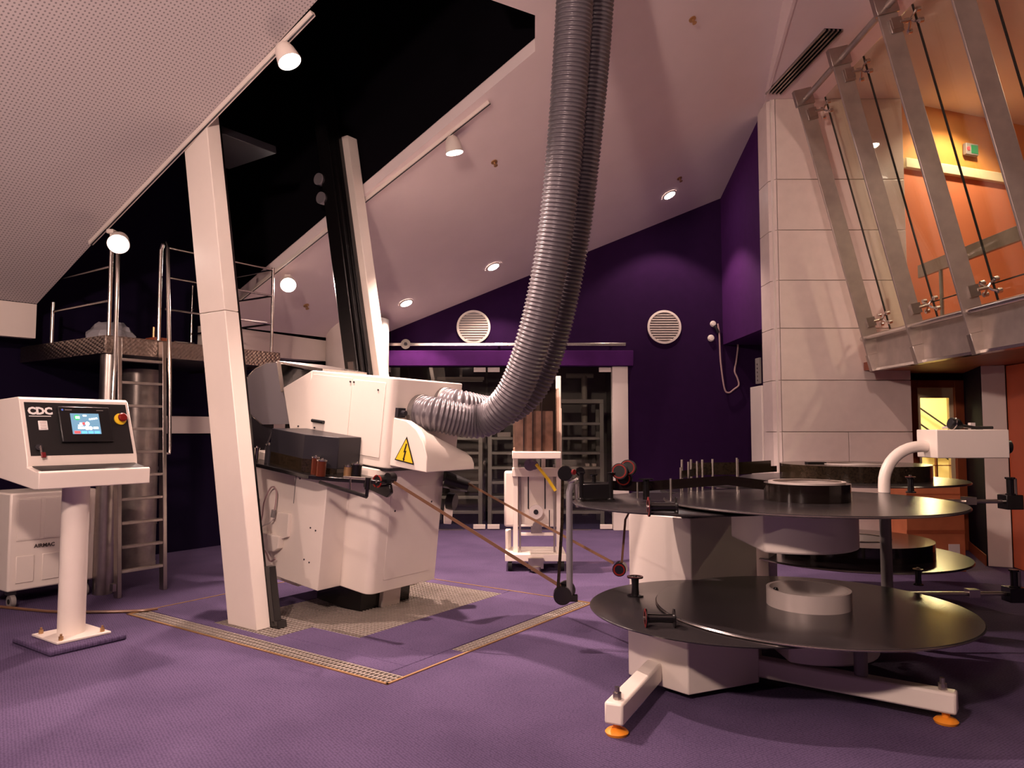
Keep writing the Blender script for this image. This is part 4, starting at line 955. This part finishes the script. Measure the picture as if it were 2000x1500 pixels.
part(MB().box((xl - .08, CY + .25, .17), (xl - .02, CY + .38, .36)), 'battery_box', 'machine_white', ct, bev=.01)
part(MB().box((.16, CY - .16, .04), (.31, CY - .08, .14)).cyl((.235, CY - .15, .02), (.235, CY - .15, .06), .05, n=16), 'floor_lock', 'steel', ct)
for x in (xl - .03, xr - .01):
    c_ = part(MB().box((x - .02, CY - .07, .08), (x + .02, CY - .01, .11)), 'caster_fork', 'steel', ct); part(MB().cyl((x - .02, CY - .04, .06), (x + .02, CY - .04, .06), .06, n=20), 'wheel', 'black_rubber', c_)
    c_ = part(MB().box((x - .02, CY + .31, .08), (x + .02, CY + .37, .11)), 'caster_fork', 'steel', ct); part(MB().cyl((x - .02, CY + .34, .06), (x + .02, CY + .34, .06), .06, n=20), 'wheel', 'black_rubber', c_)
part(MB().cyl((.18, CY - .05, 1.05), (.18, CY + .0, 1.05), .06, n=18).cyl((.22, CY - .12, 1.05), (.22, CY - .02, 1.05), .045, n=16), 'clutch', 'bright_steel', ct)
part(MB().tube([(.24, CY - .12, 1.06), (.36, CY - .14, .91), (.43, CY - .16, .80)], .016, 8), 'hand_lever', 'yellow', ct); part(MB().box((.30, CY + .02, 1.02), (.34, CY + .06, 1.18)), 'bracket', 'machine_white', ct)
ab = thing('acrylic_film_box', 'tall clear acrylic box on a white tray at the top of the cart', 'box', V(.25, CY, 1.02 + .16))
zb0, zb1 = 1.19, 1.80
AY = CY - .15
part(MB().box((xl - .01, AY - .16, 1.12), (xr - .03, AY + .14, 1.19)), 'tray', 'machine_white', ab, bev=.008)
for lo, hi in (((xl, AY - .15, zb0), (xr - .05, AY - .145, zb1)), ((xl, AY + .045, zb0), (xl + .005, AY + .13, zb1)), ((xr - .075, AY - .145, zb0), (xr - .07, AY - .01, zb1)), ((xl, AY + .125, zb0), (xr - .07, AY + .13, zb1))):
    part(MB().box(lo, hi), 'acrylic_wall', 'clear_acrylic', ab)
part(MB().box((xl, AY - .15, zb1), (xr - .05, AY + .13, zb1 + .008)), 'lid', 'clear_acrylic', ab)
part(MB().box((xl + .02, AY + .02, zb0), (xr - .1, AY + .10, zb0 + .40)), 'film_pack', 'pack_brown', ab)
for k in range(3): part(MB().box((xl + .10 + .09 * k, AY + .0, zb0), (xl + .11 + .09 * k, AY + .02, zb0 + .5)), 'divider', 'dark_grey', ab)

# ================================================================== PLATTER UNITS
def spool(p, axis, h, r, parent, m='black_paint', fl_=1.9):
    axis = Vector(axis).normalized(); p = Vector(p)
    o = part(MB().lathe([(0, 0), (r * fl_, 0), (r * fl_, .006), (r * .9, .012), (r * .8, h * .5), (r * .9, h - .012), (r * fl_, h - .006), (r * fl_, h), (0, h)], p, axis, 22), 'spool', m, parent)
    part(MB().cyl(p + axis * h, p + axis * (h + .012), r * .4, n=10), 'spool_pin', 'bright_steel', o)
    part(MB().lathe([(r * fl_ * .7, h + .001), (r * fl_, h + .001), (r * fl_, h + .003), (r * fl_ * .7, h + .003)], p, axis, 22), 'spool_ring', 'dark_red', o)
    return o
def platter(c, r, name, parent, hub=None):
    o = part(MB().lathe([(0, -.012), (r - .02, -.012), (r, -.008), (r, .0), (r - .004, .004), (0, .004)], c, Z, 96), name, 'platter', parent)
    part(MB().lathe([(r + .001, -.010), (r + .003, -.008), (r + .003, -.003), (r + .001, -.001), (r - .003, -.004)], c, Z, 96), 'rim', 'platter_rim', o)
    if hub: part(MB().lathe([(hub - .018, .004), (hub - .018, .10), (hub, .10), (hub, .004)], c, Z, 48), 'hub_ring', 'hub', o); part(MB().lathe([(0, 0), (.014, .004), (.016, .016), (.010, .028), (0, .03)], c + V(-hub * .62, hub * .55, .05), Z, 12), 'hub_knob', 'ball', o)
    return o
def drum(c, r, z0, z1, cut, name, parent):
    pts = arc(c.x, c.y, r, -128, 128, 26)
    pts = [(max(x, c.x - cut), y) for x, y in pts]
    o = part(MB().prism([(x, y, z0) for x, y in pts], (0, 0, z1 - z0)), name, 'machine_white', parent, bev=.012)
    return o
pu1 = thing('platter_unit', 'near film platter unit with two large dark discs and white legs', 'platter unit', V(1.05, 4.35, 0))
body = [(.655, 4.262), (.744, 4.122), (.913, 3.931), (1.341, 4.122), (1.50, 4.55), (1.2, 4.9), (.80, 4.75)]
part(MB().prism([(x, y, .03) for x, y in body], (0, 0, .335)), 'base_cabinet', 'machine_white', pu1, bev=.006)
body2 = [(.875, 5.617), (.99, 5.43), (1.235, 5.18), (1.767, 5.43), (1.85, 5.75), (1.3, 5.95)]
part(MB().prism([(x, y, .02) for x, y in body2], (0, 0, .77)), 'cabinet', 'machine_white', pu1, bev=.006)
part(MB().prism([(x * .96 + .06, y * .96 + .22, .79) for x, y in body2], (0, 0, .145)), 'shade_neck', 'dark_grey', pu1)  # dark grey stands in for the shadowed band above the cabinet
part(MB().cyl((.70, 4.19, .30), (.694, 4.184, .30), .008, n=8), 'cabinet_bolts', 'dark_grey', pu1, kind='stuff')
def leg(p0, p1, label=None):
    p0 = Vector(p0); p1 = Vector(p1); d_ = (p1 - p0).normalized(); f = frame(p0, d_, d_.cross(Z), Z)
    o = part(MB(f).box((0, -.045, .055), ((p1 - p0).length, .045, .155)), 'leg', 'machine_white', pu1, label, bev=.012)
    part(MB(f).lathe([(0, 0), (.05, 0), (.055, .012), (.045, .022), (.018, .03), (.018, .056), (0, .056)], ((p1 - p0).length - .05, 0, 0), (0, 0, 1), 20), 'levelling_foot', 'orange_rubber', o)
    part(MB(f).cyl(((p1 - p0).length - .06, 0, .155), ((p1 - p0).length - .06, 0, .185), .02, n=8).cyl(((p1 - p0).length - .06, 0, .185), ((p1 - p0).length - .06, 0, .21), .012, n=8), 'levelling_bolt', 'steel', o)
leg((.83, 4.22, 0), (.462, 3.475, 0)); leg((1.25, 4.25, 0), (2.12, 3.62, 0)); leg((1.3, 4.6, 0), (2.5, 5.0, 0))
part(MB().lathe([(0, .155), (.033, .155), (.033, .40), (0, .40)], (1.78, 3.87, 0), Z, 16), 'prop', 'grey_paint', pu1)
c_lo = V(1.69, 4.30, .40); c_up = V(1.735, 4.40, .985)
part(MB().lathe([(0, -.03), (.74, -.03), (.78, -.025), (.785, -.018), (.775, -.013), (0, -.013)], V(1.235, 4.33, .40), Z, 96), 'lower_side_table', 'platter', pu1)
part(MB().lathe([(0, -.03), (.64, -.03), (.68, -.025), (.685, -.018), (.675, -.013), (0, -.013)], V(1.06, 4.60, .972), Z, 96), 'upper_side_table', 'platter', pu1)
platter(c_lo, .855, 'lower_platter', pu1, .228)
platter(c_up, .825, 'upper_platter', pu1)
drum(V(c_lo.x, c_lo.y, 0), .36, .17, .385, .5, 'lower_drive_drum', pu1)
drum(V(c_up.x - .13, c_up.y - .02, 0), .385, .735, .97, .37, 'upper_drive_drum', pu1)
# post, goose-neck and lamp box
PX, PY = 2.46, 4.94
part(MB().lathe([(0, .10), (.036, .10), (.036, 1.0), (0, 1.0)], (PX, PY, 0), Z, 20), 'post', 'grey_paint', pu1)
zt = at(1722, 872, PY).z
xb = at(1830, 872, PY - .12).x
neck = [V(PX, PY, .99), V(PX, PY, zt - .26)] + [V(PX + .25 * (1 - math.cos(a_)), PY, zt - .25 + .25 * math.sin(a_)) for a_ in [math.radians(9 * i) for i in range(1, 11)]] + [V(xb, PY, zt)]
part(MB().tube(neck, .037, 18), 'goose_neck', 'machine_white', pu1)
xb1 = at(1972, 868, PY - .12).x
lbx = part(MB().box((xb, PY - .12, at(1830, 895, PY - .12).z), (xb1, PY + .12, at(1830, 839, PY - .12).z)), 'control_box', 'machine_white', pu1, bev=.006)
part(MB().cyl((xb1, PY - .06, zt), (xb1 + .035, PY - .06, zt), .045, n=20), 'knob', 'black_plastic', lbx)
for k in range(3): part(MB().box((xb1 + .03, PY - .09, zt - .025 + .02 * k), (xb1 + .037, PY - .03, zt - .018 + .02 * k)), 'knob_mark', 'grey_paint', lbx)
zbx = at(1830, 839, PY - .12).z
fh = thing('inspection_torch', 'black torch with a thin stem lying on the white control box', 'torch', V(xb + .2, PY, zbx + .001))
part(MB().lathe([(0, 0), (.034, 0), (.04, .01), (.04, .05), (.026, .07), (.012, .09), (0, .09)], V(xb + .13, PY - .05, zbx + .045), V(.9, 0, -.25), 20), 'head', 'black_plastic', fh); part(MB().lathe([(.0405, .02), (.042, .024), (.0405, .028)], V(xb + .13, PY - .05, zbx + .045), V(.9, 0, -.25), 20), 'band', 'bright_steel', fh)
part(MB().tube([V(xb + .20, PY - .05, zbx + .028), V(xb + .30, PY - .05, zbx + .012), V(xb + .41, PY - .05, zbx + .013)], .010, 8), 'stem', 'black_plastic', fh)
part(MB().box((xb + .28, PY - .03, zbx + .0), (xb + .31, PY, zbx + .045)), 'clip', 'paper', fh)
part(MB().tube([V(xb + .12, PY + .02, zbx + .012), V(xb + .22, PY - .02, zbx + .02), V(xb + .33, PY + .02, zbx + .012)], .008, 8), 'cord', 'paper', fh)
# outrigger rollers on the right
for zc, nm in ((.93, 'upper'), (.33, 'lower')):
    bx_ = V(3.29, PY, zc)
    o = part(MB().cyl((PX, PY, zc), (bx_.x - .04, PY, zc), .014, n=10), 'outrigger_rod', 'steel', pu1)
    part(MB().box((2.98, PY - .03, zc - .02), (3.05, PY + .03, zc + .03)), 'rod_clamp', 'bright_steel', o)
    b = part(MB().box((bx_.x - .055, PY - .05, zc - .05), (bx_.x + .055, PY + .05, zc + .045)), 'outrigger_block', 'black_paint', pu1, bev=.004)
    part(MB().lathe([(0, 0), (.03, 0), (.03, .006), (.022, .01), (.022, .10), (.03, .105), (.03, .115), (0, .115)], bx_ + V(-.01, -.02, .045), Z, 18), 'roller', 'black_paint', b)
    part(MB().cyl(bx_ + V(.04, 0, .045), bx_ + V(.04, 0, .15), .008, n=8), 'guide_pin', 'steel', b)
# spools on the side tables
spool(V(.755, 4.62, .387), Z, .115, .026, pu1); spool(zz(1318, 1208, .43) + V(0, .0, .0), V(-1, .05, 0), .15, .026, pu1)
spool(zz(1322, 990, .99), V(-1, .05, .0), .15, .028, pu1); spool(V(2.55, 4.78, 1.0), Z, .10, .022, pu1, fl_=1.4); spool(V(2.6, 4.82, .41), Z, .10, .022, pu1, fl_=1.4)
def pin(px, py_b, h, Yd, r=.008, m='bright_steel'):
    p = at(px, py_b, Yd); return part(MB().cyl(p, p + Z * h, r, n=10), 'guide_pin', m, pu1)
sp = at(1262, 960, 4.62); part(MB().lathe([(0, 0), (.02, 0), (.02, .12), (.045, .122), (.045, .128), (0, .128)], V(sp.x, 4.62, .972), Z, 18), 'guide_roller', 'black_paint', pu1)
for px, yd, h in ((1330, 4.75, .19), (1245, 4.7, .10), (1310, 4.45, .14), (1345, 4.9, .22), (1362, 5.0, .22), (1440, 5.05, .24)): p = at(px, 955, yd); part(MB().cyl(V(p.x, yd, .972), V(p.x, yd, .972 + h), .007, n=8), 'guide_pin', 'steel', pu1)
# roller cluster at the front-left edge of the upper side table
rc = V(.52, 4.70, .97)
cl = part(MB().box(tuple(rc + V(-.10, -.08, .0)), tuple(rc + V(.10, .08, .10))), 'roller_block', 'black_paint', pu1, bev=.006)
for dx, dy, h in ((-.09, -.07, .17), (.09, -.09, .17), (0, .05, .15)): part(MB().lathe([(0, 0), (.024, 0), (.024, .006), (.014, .012), (.014, h - .012), (.024, h - .006), (.024, h), (0, h)], rc + V(dx, dy, .0), Z, 16), 'roller', 'black_paint', cl)
for k, (dx, dz) in enumerate(((.16, .17), (.22, .19), (.20, .12))):
    o = part(MB().lathe([(0, 0), (.05, 0), (.05, .008), (.03, .012), (.03, .05), (.05, .055), (.05, .062), (0, .062)], rc + V(dx, -.03 + .05 * k, dz), V(-.3, -1, .1), 20), 'guide_wheel', 'black_paint', cl); part(MB().lathe([(.036, .063), (.044, .063), (.044, .066), (.036, .066)], rc + V(dx, -.03 + .05 * k, dz), V(-.3, -1, .1), 20), 'red_ring', 'red', o)
# hanging film pole
HX_, HY_ = .372, 4.86
pole = part(MB().tube([V(HX_ - .02, HY_, 1.12), V(HX_ + .015, HY_, 1.06), V(HX_, HY_, 1.0), V(HX_, HY_, .31)], .021, 14), 'hanging_pole', 'lens_grey', pu1)
part(MB().tube([V(HX_, HY_ - .01, 1.06), V(HX_ + .06, HY_ - .03, 1.09), V(rc.x - .09, rc.y, 1.09)], .011, 8), 'pole_arm', 'bright_steel', pole); part(MB().tube([V(HX_ + .06, HY_ - .02, .96), V(HX_ + .06, HY_ - .02, 1.03), V(rc.x - .06, rc.y, 1.03)], .010, 8), 'pole_arm', 'bright_steel', pole)
part(MB().tube([V(HX_ + .06, HY_, .90), V(HX_ + .05, HY_, 1.05)], .018, 8), 'pole_clamp', 'steel', pole)
part(MB().cyl((HX_ - .03, HY_ - .04, 1.12), (HX_ - .02, HY_ + .03, 1.12), .048, n=20).cyl((HX_ + .07, HY_ - .03, 1.13), (HX_ + .07, HY_ + .03, 1.13), .03, n=16), 'top_roller', 'black_paint', pole)
part(MB().cyl((HX_ + .02, HY_ - .05, 1.13), (HX_ + .03, HY_ - .06, 1.13), .018, n=10), 'red_knob', 'dark_red', pole)
part(MB().cyl((HX_ - .05, HY_ - .06, .345), (HX_ - .05, HY_ - .01, .345), .058, n=24).cyl((HX_ - .02, HY_ - .0, .37), (HX_ - .02, HY_ + .03, .37), .058, n=24).box((HX_ - .03, HY_ - .02, .30), (HX_ + .05, HY_ + .02, .34)), 'bottom_roller', 'black_paint', pole)
# second hanging roller
q = at(1208, 1111, 4.62)
w_ = part(MB().cyl(q + V(0, -.03, 0), q + V(.02, .04, 0), .042, n=24), 'dangling_roller', 'black_paint', pu1); part(MB().lathe([(.027, .001), (.036, .001), (.036, .004), (.027, .004)], q + V(0, -.03, 0), V(-.27, -1, 0), 24), 'red_ring', 'red', w_)

# film reels and film strands
rl = thing('film_reel', 'small dark wound film reel with silver hub on the near upper platter', 'film reel', c_up + Z * .005)
part(MB().lathe([(.215, .005), (.24, .005), (.24, .105), (.215, .105)], c_up, Z, 64), 'wound_film', 'film', rl, bev=0); part(MB().lathe([(.185, .005), (.214, .005), (.214, .115), (.19, .115)], c_up, Z, 64), 'hub_ring', 'hub', rl)
def film(path, wid, label, wd_=Z, m='film'): return single(MB().ribbon(path, wd_, wid), 'film_strand', m, label, 'film', 'strands of film between projector and platters')
film([c_up + V(-.05, .24, .06), at(1420, 938, 4.72) + Z * 0, V(.81, 4.70, 1.045), V(.62, 4.74, 1.05)], .06, 'long dark film strand from the near reel to the roller cluster')
film([PJ(pb(757, 934, -.02)), PJ(pb(757, 934, -.02)).lerp(V(HX_ - .06, HY_ - .03, .40), .5), V(HX_ - .06, HY_ - .03, .40)], .024, 'brown film strand sloping from the projector to the foot of the pole', V(.3, -.3, .9), 'film_strip')
film([V(HX_ - .06, HY_ - .05, .30) + V(-.02, 0, .06), V(HX_ - .05, HY_ - .03, .8), V(HX_ - .045, HY_ - .03, 1.10)], .02, 'vertical brown film strand running up beside the hanging pole', V(1, 0, 0), 'film_edge')
a_ = PJ((.24, .84, .83)); film([a_, a_.lerp(q + V(-.03, 0, .03), .5), q + V(-.03, 0, .035)], .018, 'brown film strand from behind the projector to the dangling roller', V(.3, -.3, .9), 'film_strip')
film([q + V(.02, 0, .03), q + V(.045, 0, .3), V(.76, 4.62, .96)], .014, 'thin brown film strand rising from the dangling roller to the table', V(1, 0, 0), 'film_strip')
# ---- far unit
pu2 = thing('platter_unit', 'far film platter unit half hidden behind the near one', 'platter unit', V(2.3, 6.0, 0))
c2l = V(2.76, 6.12, .40); c2u = V(2.76, 6.12, 1.0)
part(MB().prism([(1.72, 6.3, .0), (1.78, 5.95, .0), (2.0, 5.85, .0), (2.15, 6.1, .0), (2.1, 6.5, .0)], (0, 0, .95)), 'cabinet', 'machine_white', pu2, bev=.006)
platter(c2l, .86, 'lower_platter', pu2); platter(c2u, .86, 'upper_platter', pu2)
part(MB().lathe([(0, -.03), (.66, -.03), (.68, -.025), (.68, -.013), (0, -.013)], V(2.1, 6.2, .985), Z, 80), 'upper_side_table', 'platter', pu2)
rl = thing('film_reel', 'large wound film reel lying on the far upper platter', 'film reel', c2u + Z * .005)
part(MB().lathe([(.27, .005), (.57, .005), (.57, .125), (.27, .125)], c2u + V(.04, 0, 0), Z, 72), 'wound_film', 'film_edge', rl); part(MB().lathe([(.24, .005), (.265, .005), (.265, .13), (.24, .13)], c2u + V(.04, 0, 0), Z, 48), 'hub_ring', 'hub', rl)
part(MB().box(tuple(c2u + V(-.35, -.05, .125)), tuple(c2u + V(-.2, .02, .14))), 'film_clip', 'black_plastic', rl)
rl = thing('film_reel', 'large wound film reel lying on the far lower platter', 'film reel', c2l + Z * .005)
part(MB().lathe([(.27, .005), (.57, .005), (.57, .125), (.27, .125)], c2l + V(.04, 0, 0), Z, 72), 'wound_film', 'film', rl); part(MB().lathe([(.24, .005), (.265, .005), (.265, .13), (.24, .13)], c2l + V(.04, 0, 0), Z, 48), 'hub_ring', 'hub', rl)
film([c2u + V(-.50, .25, .07), V(1.9, 6.0, 1.08), V(1.35, 5.4, 1.1), V(1.15, 5.05, 1.1)], .05, 'film strand running from the far reel to the guide pins', Z, 'film_edge')
for k in range(4): p_ = V(1.15 + .16 * k, 5.1 + .06 * k, 0)
t = thing('film_guide_frame', 'amber film loop held by upright pins beyond the near side table', 'film guide', V(1.45, 5.3, .97))
for px, yd in ((1332, 5.3), (1350, 5.35), (1372, 5.3), (1392, 5.4), (1441, 5.4)):
    p = at(px, 930, yd); part(MB().cyl(V(p.x, yd, .97), V(p.x, yd, 1.19), .008, n=8), 'pin', 'steel', t)
part(MB().ribbon([V(at(1350, 930, 5.35).x, 5.36, 1.12), V(at(1392, 930, 5.4).x, 5.42, 1.12), V(at(1445, 930, 5.4).x, 5.44, 1.12), V(at(1515, 925, 5.7).x, 5.8, 1.12)], Z, .09), 'film_loop', 'film_edge', t)
part(MB().box((1.1, 5.2, .94), (1.75, 5.55, .968)), 'base', 'black_paint', t, bev=.004)
